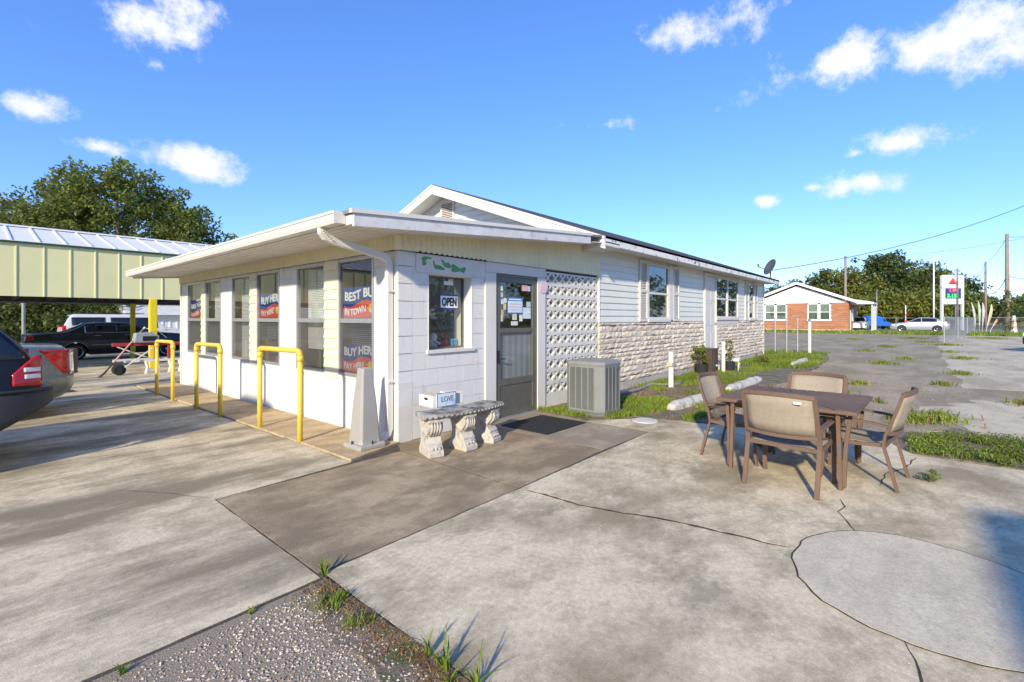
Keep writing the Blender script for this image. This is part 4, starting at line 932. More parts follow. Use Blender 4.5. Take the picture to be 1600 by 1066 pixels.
ub = thing('utility_box', 'dark brown metal utility box between two potted plants', 'box', (9.55, -.30, 0), 0)
BRM = M('brown_metal', (.075, .05, .04), .5, .1, 6); B(-.22, .28, -.16, .16, .012, .62).build('cabinet', BRM, ub, .006); B(-.24, .30, -.18, .18, .622, .65).build('lid', BRM, ub, .006); B(-.19, .25, -.168, -.161, .05, .58).build('door', BRM, ub, .003)
MB().lathe([(.0, -.03), (.025, -.025), (.025, 0)], (.12, -.168, .2), 10, 'y').build('padlock', M('pale_lock', (.75, .74, .7), .4), ub)
tb2 = thing('metal_rack', 'small flaking white metal rack beside the potted plants', 'rack', (10.75, -.62, .012), R(10))
for s in (-1, 1):
    MB().tube([(s * .2, -.1, 0), (s * .17, -.1, .25)], .012, 6).build('leg', WHITE, tb2); MB().tube([(s * .2, .1, 0), (s * .17, .1, .25)], .012, 6).build('leg', WHITE, tb2)
B(-.24, .24, -.13, .13, .25, .33).build('shelf', EAVE, tb2, .005); B(-.20, .2, -.115, -.10, .1, .14).build('rail', EAVE, tb2)
def hose():
    pts = [(3.4, -.35, .05)] + [(3.4 + .4 * i, -.30 + .07 * math.sin(i * 1.1), .045 + .01 * math.sin(i * 2)) for i in range(1, 8)] + [(6.3, -.45, .05), (6.6, -.62, .045), (7.0, -.6, .04)]
    return pts
tag(MB().tube(hose(), .028, 8).build('drain_pipe', M('grey_conduit', (.22, .24, .26), .5, .1, 5), smooth=True), 'long grey conduit lying in the grass along the stone wall', 'pipe')
# concrete wheel stops
def stop(x0, y0, x1, y1, lab, chop=0, rz=None):
    L_ = math.hypot(x1 - x0, y1 - y0); root = MB(); n = 10
    r_ = random.Random(int(x0 * 10))
    for i in range(n + 1):
        q = L_ * i / n; e = .75 if i in (0, n) else 1
        for (y, z) in ((-.10, 0), (-.095, .05), (-.06, .125), (.0, .135), (.06, .125), (.095, .05), (.10, 0)): root.v.append((q, y * e + r_.uniform(-.006, .006), z * (e if chop == 0 else e * r_.uniform(.8, 1)) + r_.uniform(-.005, .004)))
    k = 7; root.f = [(i * k + j, i * k + j + 1, (i + 1) * k + j + 1, (i + 1) * k + j) for i in range(n) for j in range(k - 1)] + [tuple(range(k - 1, -1, -1)), tuple(n * k + j for j in range(k))]
    o = root.build('wheel_stop', M('worn_white_concrete', (.58, .55, .49), .9, .12, 6, .6, 60, dirt=((.22, .19, .15), 5, .52, .66)), bevel=.006); o.location = (x0, y0, .004); o.rotation_euler = (0, 0, math.atan2(y1 - y0, x1 - x0))
    return tag(o, lab, 'wheel stop', 'old parking wheel stops along the lawn edge')
stop(3.95, -1.60, 5.85, -1.72, 'long whitish wheel stop beside the air conditioning condenser lawn')
stop(6.5, -1.70, 8.7, -1.72, 'grey flaking wheel stop between the long white stop and the broken stump', 1)
stop(12.95, -1.62, 15.2, -1.6, 'broken whitish wheel stop lying near the bare fence posts', 1)

# ------------------------------------------------------------------ vehicles
def at(px, D): X = (px - 800) / 740 * D; return (-3.268 + X * math.sin(R(41)) + D * math.cos(R(41)), -4.585 - X * math.cos(R(41)) + D * math.sin(R(41)))   # bearing + distance -> place
def lerp_pts(pts, x):
    if x <= pts[0][0]: return pts[0][1]
    for (a, b), (c, d) in zip(pts[:-1], pts[1:]):
        if x <= c: return b + (d - b) * (x - a) / (c - a)
    return pts[-1][1]
CGL = M('car_glass', (.012, .014, .016), .05, .1, 2, spec=.8)
TYRE = M('tyre', (.018, .018, .018), .85, .2, 20); RIM = M('alloy_rim', (.62, .62, .62), .3, .05, 8, metal=.7); UND = M('underbody', (.012, .012, .012), .9)
REDL = M('tail_lens', (.45, .012, .012), .15, .08, 20, spec=.7); CLR = M('clear_lens', (.70, .68, .66), .2, .08, 30, spec=.7); CHROME = M('chrome', (.7, .7, .7), .12, .02, 5, metal=1.0)
PLAS = M('bumper_plastic', (.03, .032, .036), .6, .1, 20)
def paint(name, col, metal=.4):
    m = M(name, col, .32, .04, 3, metal=metal, spec=.5); p = m.node_tree.nodes['Principled BSDF']; p.inputs['Coat Weight'].default_value = .7; p.inputs['Coat Roughness'].default_value = .06; return m
class Car:
    """one lofted body; x runs from the tail (0) to the nose (L)"""
    def __init__(s, L, W, top, belt, roof, sill, wheels, wr, tail=.82, nose=.80, under_rear=None):
        s.__dict__.update(locals())
    def plan(s, x):
        d, e = x, s.L - x; k = 1
        if d < .5: k *= s.tail + (1 - s.tail) * math.sin(min(1, d / .5) * math.pi / 2) ** .7
        if e < .7: k *= s.nose + (1 - s.nose) * math.sin(min(1, e / .7) * math.pi / 2) ** .7
        return k
    def hw(s, x, z):
        b = lerp_pts(s.belt, x); w = s.W / 2 * s.plan(x)
        if z <= b:
            q = (z - s.sill) / max(.1, b - s.sill); return w * (.93 + .07 * math.sin(max(0, min(1, q * .9 + .12)) * math.pi) ** .8) if q > -.5 else w * .9
        q = (z - b) / max(.1, s.roof - b); return w * (.955 - .26 * q ** 1.15)
    def bottom(s, x):
        z = s.sill + max(0, (.35 - x) * .35) + max(0, (x - s.L + .5) * .2)
        if s.under_rear: z = max(z, lerp_pts(s.under_rear, x))
        ar = s.wr + .055
        for c in s.wheels:
            if abs(x - c) < ar: z = max(z, s.wr + math.sqrt(ar * ar - (x - c) ** 2))
        return z
    def body(s, mat, parent, name='body'):
        xs = sorted(set([round(i * s.L / 46, 4) for i in range(47)] + [round(c + (s.wr + .055) * math.cos(k * math.pi / 12), 4) for c in s.wheels for k in range(13)] + [.03, .08, s.L - .03, s.L - .08]))
        xs = [x for x in xs if 0 <= x <= s.L]; m = MB(); nz = 12; k = 2 * (nz + 4)
        for x in xs:
            t = lerp_pts(s.top, x); b = s.bottom(x); row = []
            zt = t - min(.06, .35 * (t - b))
            for j in range(nz):
                z = b + (zt - b) * j / (nz - 1); row.append((s.hw(x, z), z))
            h = s.hw(x, zt); row += [(h - .018, t - .028), (h - .06, t - .008), (h * .6, t + .012), (0.001, t + .02)]
            m.v += [(x, y, z) for y, z in row] + [(x, -y, z) for y, z in reversed(row)]
        for i in range(len(xs) - 1): m.f += [(i * k + j, i * k + j + 1, (i + 1) * k + j + 1, (i + 1) * k + j) for j in range(k - 1)]
        m.f += [tuple(range(k)), tuple((len(xs) - 1) * k + j for j in range(k - 1, -1, -1))]
        o = m.build(name, mat, parent, smooth=True)
        es = o.modifiers.new('es', 'EDGE_SPLIT'); es.split_angle = R(38)
        ub = MB().box(s.wheels[0] - .35, s.L - .35, -s.W / 2 * .80, s.W / 2 * .80, s.sill + .02, .62); ub.build('underbody', UND, parent)
        return o
    def patch(s, name, mat, parent, x0, x1, zlo, zhi, side=-1, off=.006, n=8, mz=5):
        m = MB()
        for i in range(n + 1):
            x = x0 + (x1 - x0) * i / n; a, b = zlo(x), zhi(x)
            for j in range(mz + 1):
                z = a + (b - a) * j / mz; m.v.append((x, side * (s.hw(x, z) + off), z))
        m.f = [(i * (mz + 1) + j, (i + 1) * (mz + 1) + j, (i + 1) * (mz + 1) + j + 1, i * (mz + 1) + j + 1) for i in range(n) for j in range(mz)]
        o = m.build(name, mat, parent, smooth=True, fix=False); sm = o.modifiers.new('t', 'SOLIDIFY'); sm.thickness = .012; sm.offset = 0; return o
    def screen(s, name, mat, parent, x0, x1, fr=.80):
        m = MB(); n = 6
        for i in range(n + 1):
            x = x0 + (x1 - x0) * i / n; t = lerp_pts(s.top, x); h = s.hw(x, t - .03)
            for q in (-fr, -fr * .5, 0, fr * .5, fr): m.v.append((x, h * q, t + .030 - .018 * abs(q)))
        m.f = [(i * 5 + j, (i + 1) * 5 + j, (i + 1) * 5 + j + 1, i * 5 + j + 1) for i in range(n) for j in range(4)]
        return m.build(name, mat, parent, smooth=True, fix=False)
    def wheel_set(s, parent, spokes=14, rimk=.68, both=True):
        for c in s.wheels:
            for sd_ in ((-1, 1) if both else (-1,)):
                y = sd_ * (s.W / 2 - .12); r = s.wr
                w_ = MB().lathe([(r * rimk, -.10), (r * .93, -.105), (r, -.07), (r, .07), (r * .93, .105), (r * rimk, .10)], (0, 0, 0), 28, 'y').build('wheel', TYRE, parent, smooth=True); w_.location = (c, y, r)
                w_.modifiers.new('es', 'EDGE_SPLIT').split_angle = R(40)
                rm = MB(); o_ = sd_ * .085
                rm.lathe([(r * rimk, sd_ * .02), (r * rimk, o_ + sd_ * .02), (r * (rimk - .06), o_ + sd_ * .014), (r * (rimk - .06), sd_ * .02)], (0, 0, 0), 28, 'y'); rm.lathe([(.0, o_ - .01), (.055, o_ - .01), (.055, o_ + sd_ * .015), (0, o_ + sd_ * .02)], (0, 0, 0), 12, 'y')
                for i in range(spokes):
                    a = 2 * math.pi * i / spokes; d = Vector((math.cos(a), 0, math.sin(a))); rm.tube([d * .045 + Vector((0, o_, 0)), d * (r * (rimk - .03)) + Vector((0, o_ + sd_ * .004, 0))], 0, rect=(.03 if spokes > 8 else .06, .014), up=(0, 1, 0))
                rm.build('rim', RIM, w_); MB().lathe([(.0, 0), (r * rimk, 0)], (0, sd_ * .03, 0), 24, 'y').build('brake_disc', UND, w_)
def car_root(name, label, x, y, rz, z=None, group=None): return thing(name, label, 'car', (x, y, gz(y) if z is None else z), rz, group)

# dark blue hatchback at the edge of the yard, tail towards the carport side (car nose points to -X)
hb = Car(4.4, 1.78, [(0, .74), (.02, .785), (.085, .79), (.10, 1.07), (.17, 1.14), (.36, 1.38), (.56, 1.58), (.8, 1.63), (2.4, 1.64), (2.75, 1.55), (3.35, 1.10), (4.2, .95), (4.4, .72)], [(0, 1.02), (4.4, .95)], 1.64, .27, (.86, 3.5), .34, .80, .8,
         [(0, .64), (.06, .60), (.14, .55), (.36, .42), (.5, .36)])
def hatch(label, x, y, rz, col):
    r = car_root('hatchback_car', label, x, y, rz); hb.body(col, r)
    for sd_ in (-1, 1):
        g = hb.patch('side_window', CGL, r, .55, 1.3, lambda x: 1.08, lambda x: min(1.54, lerp_pts(hb.top, x) - .10), sd_); hb.patch('side_window', CGL, r, 1.40, 2.2, lambda x: 1.06, lambda x: 1.54, sd_); hb.patch('side_window', CGL, r, 2.28, 3.1, lambda x: 1.04, lambda x: min(1.54, lerp_pts(hb.top, x) - .09), sd_)
        hb.patch('quarter_window', CGL, r, .20, .50, lambda x: 1.085, lambda x: max(1.09, lerp_pts(hb.top, x) - .075), sd_)
        tl = hb.patch('tail_light', REDL, r, .08, .285, lambda x: .80 + .02 * (x / .2), lambda x: 1.11 - max(0, x - .13) * 1.1, sd_, .012, 10, 6)
        hb.patch('reverse_lens', CLR, tl, .09, .205, lambda x: .955, lambda x: .995, sd_, .02); hb.patch('reverse_lens', CLR, tl, .09, .20, lambda x: .89, lambda x: .93, sd_, .02)
        hb.patch('bumper', PLAS, r, .0, .46, lambda x: hb.bottom(x) + .004, lambda x: .775, sd_, .014, 14, 5)
        hb.patch('bumper_ledge', PLAS, r, .0, .40, lambda x: .765, lambda x: .792, sd_, .028, 10, 2)
        hb.patch('head_light', CLR, r, 4.0, 4.3, lambda x: .68, lambda x: .84, sd_)
    hb.screen('rear_window', CGL, r, .18, .62); hb.screen('windscreen', CGL, r, 2.8, 3.32); hb.wheel_set(r, 5); return r
DBP = paint('dark_blue_paint', (.008, .010, .016)); DBP.node_tree.nodes['Principled BSDF'].inputs['Coat Weight'].default_value = .2; DBP.node_tree.nodes['Principled BSDF'].inputs['Roughness'].default_value = .45
hatch('dark blue hatchback showing only its tail light and rear bumper', -2.70, 1.94 + .89, math.pi, DBP)
# car standing outside the frame beside the camera; its shadow falls across the round patch
hatch('grey hatchback parked beside the round concrete patch', -4.3, -6.88, 0, paint('grey_paint_b', (.20, .2, .2)))
# grey-green saloon
sg = Car(4.9, 1.82, [(0, .86), (.03, .98), (.10, 1.07), (.95, 1.12), (1.55, 1.42), (2.0, 1.46), (2.7, 1.45), (3.5, 1.02), (4.7, .86), (4.9, .66)], [(0, 1.0), (1.0, 1.02), (4.9, .88)], 1.46, .24, (1.05, 3.85), .335, .84, .8, [(0, .50), (.04, .40), (.15, .33), (.5, .24)])
r = car_root('sedan_car', 'grey-green sedan with tall red tail light behind the dark blue hatchback', -2.18, 5.3 + .91, math.pi); SGM = paint('grey_green_paint', (.15, .165, .15)); sg.body(SGM, r)
for sd_ in (-1, 1):
    tl = sg.patch('tail_light', REDL, r, .02, .40, lambda x: max(.665, .665 + (x - .11) * 1.35), lambda x: 1.035 - .01 * x, sd_, .012, 12, 6); sg.patch('light_trim', CHROME, tl, .0, .05, lambda x: .66, lambda x: 1.03, sd_, .016, 3, 5)
    sg.patch('side_window', CGL, r, 1.25, 2.2, lambda x: 1.06, lambda x: min(1.38, lerp_pts(sg.top, x) - .06), sd_); sg.patch('side_window', CGL, r, 2.28, 3.2, lambda x: 1.04, lambda x: min(1.38, lerp_pts(sg.top, x) - .06), sd_)
    sg.patch('bumper', SGM, r, .0, .55, lambda x: sg.bottom(x) + .004, lambda x: .655, sd_, .012, 12, 5); sg.patch('head_light', CLR, r, 4.5, 4.8, lambda x: .6, lambda x: .76, sd_)
sg.screen('rear_window', CGL, r, 1.0, 1.5); sg.screen('windscreen', CGL, r, 2.78, 3.45); sg.wheel_set(r, 7)
# black formal sedan under the carport, nose to +X
tc_ = Car(5.5, 1.98, [(0, .88), (.04, 1.0), (.14, 1.07), (1.1, 1.13), (1.32, 1.22), (1.75, 1.47), (2.2, 1.51), (3.0, 1.50), (3.35, 1.42), (4.0, 1.09), (5.3, .96), (5.5, .78)], [(0, 1.02), (1.1, 1.06), (4.0, 1.02), (5.5, .9)], 1.51, .25, (1.42, 4.42), .335, .90, .86)
r = car_root('sedan_car', 'long black sedan with chrome multi-spoke wheels under the carport', -1.85, 20.9 + .99, 0); BK = paint('black_paint', (.008, .008, .009), .0); tc_.body(BK, r)
for sd_ in (-1, 1):
    w1 = tc_.patch('side_window', CGL, r, 2.02, 2.72, lambda x: 1.12, lambda x: 1.42, sd_, .008); tc_.patch('side_window', CGL, r, 2.82, 3.7, lambda x: 1.10, lambda x: min(1.41, lerp_pts(tc_.top, x) - .07), sd_, .008)
    tc_.patch('quarter_window', CGL, r, 1.74, 1.92, lambda x: 1.13, lambda x: 1.37, sd_, .008); tc_.patch('window_trim', CHROME, w1, 1.70, 3.75, lambda x: 1.09, lambda x: 1.103, sd_, .012, 10, 1); tc_.patch('pillar_trim', CHROME, w1, 1.69, 1.725, lambda x: 1.10, lambda x: 1.38, sd_, .012, 2, 4)
    tc_.patch('side_moulding', CHROME, r, 1.9, 4.0, lambda x: .60, lambda x: .622, sd_, .012, 10, 1); tc_.patch('tail_light', REDL, r, .02, .24, lambda x: .84, lambda x: 1.04, sd_, .012); tc_.patch('door_handle', CHROME, r, 1.98, 2.2, lambda x: .97, lambda x: .99, sd_, .025, 3, 1); tc_.patch('door_handle', CHROME, r, 2.95, 3.15, lambda x: .97, lambda x: .99, sd_, .025, 3, 1)
    tc_.patch('arch_trim', CHROME, r, 1.05, 1.79, lambda x: tc_.bottom(x) + .002, lambda x: tc_.bottom(x) + .02, sd_, .008, 20, 1)
tc_.screen('rear_window', CGL, r, 1.34, 1.74); tc_.screen('windscreen', CGL, r, 3.4, 3.98); tc_.wheel_set(r, 18)
# white full-size SUV behind it
sv = Car(5.3, 2.0, [(0, 1.05), (.03, 1.25), (.30, 1.86), (.5, 1.93), (3.2, 1.92), (3.4, 1.84), (3.95, 1.26), (5.1, 1.12), (5.3, .85)], [(0, 1.20), (5.3, 1.1)], 1.93, .38, (1.1, 4.25), .39, .92, .86)
r = car_root('suv_car', 'white full-size SUV parked behind the long black sedan', -.45, 26, 0); WP = paint('white_car_paint', (.72, .72, .70), .0); sv.body(WP, r)
for sd_ in (-1, 1):
    sv.patch('side_window', CGL, r, .35, 1.55, lambda x: 1.27, lambda x: min(1.78, lerp_pts(sv.top, x) - .08), sd_, .008); sv.patch('side_window', CGL, r, 1.75, 2.5, lambda x: 1.27, lambda x: 1.77, sd_, .008); sv.patch('side_window', CGL, r, 2.65, 3.6, lambda x: 1.25, lambda x: min(1.77, lerp_pts(sv.top, x) - .08), sd_, .008)
    sv.patch('tail_light', REDL, r, .02, .14, lambda x: 1.0, lambda x: 1.4, sd_, .01); MB().tube([(.6, sd_ * .62, 1.985), (3.1, sd_ * .62, 1.98)], .02, 6).build('roof_rail', UND, r)
sv.screen('rear_window', CGL, r, .05, .28); sv.screen('windscreen', CGL, r, 3.42, 3.9); sv.wheel_set(r, 6)
# silver car by the brick house
sc_ = Car(4.75, 1.84, [(0, .85), (.04, .98), (.12, 1.06), (.55, 1.14), (1.15, 1.45), (1.7, 1.50), (2.4, 1.49), (3.45, 1.0), (4.5, .84), (4.75, .62)], [(0, 1.0), (4.75, .86)], 1.5, .24, (.98, 3.78), .33, .84, .78)
r = car_root('sedan_car', 'silver sedan parked on the grass in front of the price sign', 62.6, -6.6, R(41 + 49 - 0), 0.0); SV = paint('silver_paint', (.50, .51, .52), .5); sc_.body(SV, r)
for sd_ in (-1, 1):
    sc_.patch('side_window', CGL, r, 1.0, 2.15, lambda x: 1.05, lambda x: max(1.06, min(1.42, lerp_pts(sc_.top, x) - .07)), sd_, .008); sc_.patch('side_window', CGL, r, 2.22, 3.2, lambda x: 1.03, lambda x: max(1.04, min(1.41, lerp_pts(sc_.top, x) - .07)), sd_, .008)
    sc_.patch('tail_light', REDL, r, .02, .3, lambda x: .88, lambda x: 1.03, sd_, .012); sc_.patch('head_light', CLR, r, 4.35, 4.65, lambda x: .64, lambda x: .78, sd_)
sc_.screen('rear_window', CGL, r, .58, 1.12); sc_.screen('windscreen', CGL, r, 2.45, 3.4); sc_.wheel_set(r, 5)
# back of the silver car: lamps and plate on the tail face
for sd_ in (-1, 1): B(-.012, .02, sd_ * .62 - .13, sd_ * .62 + .13, .84, .98).build('rear_lamp', REDL, r, .006)
B(-.010, .01, -.26, .26, .66, .78).build('number_plate', CLR, r)
# white car nose by the porch of the brick house, dark car at the lot's edge
r = car_root('sedan_car', 'white sedan standing behind the porch posts of the brick house', 66.5, 1.1, R(180), 0.0); sc_.body(WP, r); sc_.screen('windscreen', CGL, r, 2.45, 3.4); sc_.wheel_set(r, 5)
for sd_ in (-1, 1): sc_.patch('side_window', CGL, r, 1.0, 3.2, lambda x: 1.05, lambda x: max(1.06, min(1.42, lerp_pts(sc_.top, x) - .07)), sd_, .008); sc_.patch('head_light', UND, r, 4.35, 4.65, lambda x: .64, lambda x: .78, sd_)
dk = car_root('sedan_car', 'black car just showing its front corner on the asphalt lot', 29.1, -12.0, R(128), 0.0); sc_.body(BK, dk); sc_.screen('windscreen', CGL, dk, 2.45, 3.4); sc_.screen('rear_window', CGL, dk, .58, 1.12); sc_.wheel_set(dk, 5)
for sd_ in (-1, 1): sc_.patch('side_window', CGL, dk, 1.0, 3.2, lambda x: 1.05, lambda x: max(1.06, min(1.42, lerp_pts(sc_.top, x) - .07)), sd_, .008); sc_.patch('head_light', CLR, dk, 4.35, 4.68, lambda x: .64, lambda x: .80, sd_, .01)
# blue lorry cab far off
tr = thing('truck', 'bright blue truck cab far behind the brick house porch', 'truck', at(1372, 64) + (-.06,), R(-49)); tr.scale = (.52, .52, .52); BT = paint('blue_truck_paint', (.02, .14, .62), .1)
MB().prism([(-3.2, -1.2, .8), (3.0, -1.2, .8), (3.1, -1.2, 1.5), (1.6, -1.2, 1.9), (1.0, -1.2, 2.6), (.4, -1.2, 3.1), (-1.2, -1.2, 3.6), (-3.2, -1.2, 3.5)], (0, 2.4, 0)).build('cab', BT, tr, .12)
MB().prism([(.55, -1.22, 2.0), (1.25, -1.22, 2.0), (.85, -1.22, 2.55), (.3, -1.22, 2.7)], (0, 2.44, 0)).build('side_window', CGL, tr); MB().box(-5.5, -3.2, -1.1, 1.1, .7, 1.1).build('chassis', UND, tr)
for x in (-4.6, -3.4, 2.1):
    for y in (-1.05, 1.05): MB().lathe([(.5, -.15), (.5, .15)], (x, y, .5), 18, 'y').build('wheel', TYRE, tr)

# ------------------------------------------------------------------ carport and what stands under it
cp = thing('carport', 'open steel carport with lime-cream metal fascia and white ribbed roof', 'carport', (0, 14.5, gz(14.5)))
FAS = M('lime_cream_metal', (.72, .70, .38), .5, .04, 1.5, objvar=.04); GRN = M('green_trim', (.06, .22, .08), .5); WRF = M('white_roof_metal', (.78, .76, .72), .65, .04, 2, objvar=.02)
zf0, zf1 = 2.06 + .167, 3.56 + .167
fx0, fx1 = -13.0, 3.6
fw = .56; i = 0; x = fx0
while x < fx1:
    MB().prism([(x, -.0, zf0), (x + fw - .035, -.0, zf0), (x + fw - .03, -.022, zf0), (x + fw - .004, -.022, zf0), (x + fw, -.0, zf0), (x + fw, .012, zf0), (x, .012, zf0)], (0, 0, zf1 - zf0)).build('fascia_panel', FAS, cp); x += fw
B(fx0 - .05, fx1 + .1, -.03, -.024, zf1 - .02, zf1 + .03).build('eave_trim', GRN, cp)
rise = .82; dp = 3.2; x = fx0 - .1
while x < fx1 + .1:
    for s in (0, 1):
        ya, yb = (-.12, dp) if s == 0 else (2 * dp + .12, dp)
        MB().prism([(x, ya, zf1 + .03), (x, yb, zf1 + .03 + rise), (x, yb, zf1 + .045 + rise), (x, ya, zf1 + .045)], (fw - .05, 0, 0)).prism([(x + fw - .05, ya, zf1 + .03), (x + fw - .05, yb, zf1 + .03 + rise), (x + fw - .05, yb, zf1 + .075 + rise), (x + fw - .05, ya, zf1 + .075)], (.05, 0, 0)).build('roof_panel', WRF, cp)
    x += fw
MB().prism([(fx0 - .1, dp - .22, zf1 + .02 + rise), (fx0 - .1, dp, zf1 + .10 + rise), (fx0 - .1, dp + .22, zf1 + .02 + rise), (fx0 - .1, dp, zf1 + .05 + rise)], (fx1 - fx0 + .3, 0, 0)).build('ridge_cap', WRF, cp)
DKS = M('dark_steel', (.06, .05, .045), .7, .15, 5)
B(fx0, fx1, .02, .14, zf0 + .02, zf0 + .22).build('front_beam', DKS, cp); B(fx0, fx1, 2 * dp - .14, 2 * dp, zf0 - .0, zf0 + .22).build('rear_beam', DKS, cp)
x = fx0
while x <= fx1: B(x, x + .07, .14, 2 * dp - .14, zf0 + .06, zf0 + .2).build('joist', DKS, cp); x += .9
B(fx0, fx1, 2 * dp, 2 * dp + .02, zf0 - .05, zf1).build('rear_fascia', M('rear_metal', (.35, .37, .38), .6, .1, 3), cp)
for (x, y, s) in ((.74, .06, .20), (-6.2, .06, .2), (-12.6, .06, .2), (1.35, 2 * dp - .1, .16), (-6.2, 2 * dp - .1, .16)): B(x - s / 2, x + s / 2, y - s / 2 + .0, y + s / 2, -.08 if y < 3 else -.12, zf0 + (.02 if y < 3 else -.002)).build('post', YPOST, cp, .012)
# shed beyond, chain-link line in the shade
sh_ = thing('metal_shed', 'white ribbed metal shed seen past the carport', 'shed', (6.5, 33, gz(33)))
SHW = M('shed_white', (.68, .69, .70), .5, .04, 3)
m = MB(); n = 180
for i in range(n + 1):
    q = -3 + 12 * i / n; d = -.03 * (1 if i % 6 in (0, 1) else 0); m.v += [(q, d, -.1), (q, d, 2.0)]
m.f = [(2 * i, 2 * i + 2, 2 * i + 3, 2 * i + 1) for i in range(n)]
m.build('ribbed_wall', SHW, sh_, fix=False); B(-3, 9, .02, 5, -.1, 2.0).build('core', SHW, sh_); MB().prism([(-3.3, -.4, 2.02), (-3.3, 5.4, 2.02), (-3.3, 2.5, 3.0)], (12.6, 0, 0)).build('roof', M('shed_roof', (.75, .76, .77), .4), sh_)
gp_ = thing('sign_post', 'thin grey steel post standing behind the carport', 'post', (-1.65, 25.2, gz(25.2))); MB().tube([(0, 0, -.1), (0, 0, 2.7)], .06, 10).build('tube', STEEL, gp_); MB().lathe([(.075, 2.7), (.075, 2.74), (.0, 2.76)], (0, 0, 0), 10).build('cap', STEEL, gp_)
# red sawhorse with white trestles, generator, trolley wheels, pry bar, drum
sx, sy = .35, 12.3
rt = thing('sawhorse_rack', 'long red steel beam rack on short red and white legs', 'rack', (sx, sy, gz(sy)), R(-1))
REDS = M('red_steel', (.42, .03, .03), .5, .12, 6)
MB().box(-1.0, 2.4, -.06, .06, .80, .89).build('beam', REDS, rt, .006)
for x in (.0, .32):
    MB().box(x - .05, x + .05, -.05, .05, .40, .80).build('leg', REDS, rt, .004)
MB().tube([(-.9, -.03, .79), (-.35, -.05, .52), (-.1, -.05, .42)], .018, 6).build('brace', WHITE, rt); MB().tube([(-.75, -.2, .22), (-.1, -.06, .72)], .016, 6).build('brace', WHITE, rt)
MB().box(-.75, 2.4, -.09, -.05, .34, .40).box(-.95, 2.4, .25, .29, .36, .42).build('shelf_rail', WHITE, rt)
for x in (-.25, .02, .30, .55): MB().tube([(x, -.1, 0), (x + .03, -.08, .18), (x, -.06, .345)], [.05, .035, .05], 8).build('white_foot', WHITE, rt)
for y in (-.1, .12): MB().lathe([(.05, -.03), (.13, -.035), (.15, 0), (.13, .035), (.05, .03)], (-.85, y, .15), 18, 'y').build('wheel', TYRE, rt)
gn = thing('engine_unit', 'small grey engine unit sitting on the red beam rack', 'engine', (sx - .25, sy + .0, gz(sy) + .891)); MB().prism([(-.30, -.16, 0), (.25, -.16, 0), (.30, -.16, .18), (.1, -.16, .29), (-.25, -.16, .27)], (0, .32, 0)).build('housing', M('grey_blue_casing', (.30, .34, .36), .5, .1, 6), gn, .02); B(-.10, .22, -.175, -.161, .05, .18).build('vent', UND, gn); MB().tube([(.1, 0, .28), (.3, 0, .32), (.5, 0, .12)], .012, 6).build('handle', STEEL, gn)
pb = thing('pry_bar', 'long pinkish pole with a dark blade leaning on the red rack', 'tool', (-.98, 11.95, gz(11.95))); MB().tube([(.32, .13, .36), (1.05, .42, 1.28)], .022, 8).build('handle', M('faded_red_wood', (.55, .30, .26), .7, .15, 8), pb, smooth=True); MB().tube([(.0, 0, .0), (.12, .05, .1), (.2, .08, .2), (.34, .135, .38)], [.035, .03, .022, .02], 8).build('blade', DKS, pb, smooth=True); MB().tube([(1.04, .416, 1.27), (1.08, .432, 1.32)], .028, 8).build('grip', CLR, pb)
dm_ = thing('oil_drum', 'small rusty brown drum on a stand behind the grey-green sedan', 'drum', (-1.93, 9.0, gz(9))); MB().lathe([(.20, .40), (.215, .42), (.205, .44), (.205, .66), (.215, .68), (.205, .70), (.205, .88), (.215, .90), (.19, .91)], (0, 0, 0), 22).build('barrel', M('rust_brown', (.085, .05, .035), .7, .2, 8), dm_); MB().tube([(0, 0, -.02), (0, 0, .41)], .03, 8).build('stand', DKS, dm_); B(-.15, .15, -.15, .15, .0, .02).build('foot', DKS, dm_)

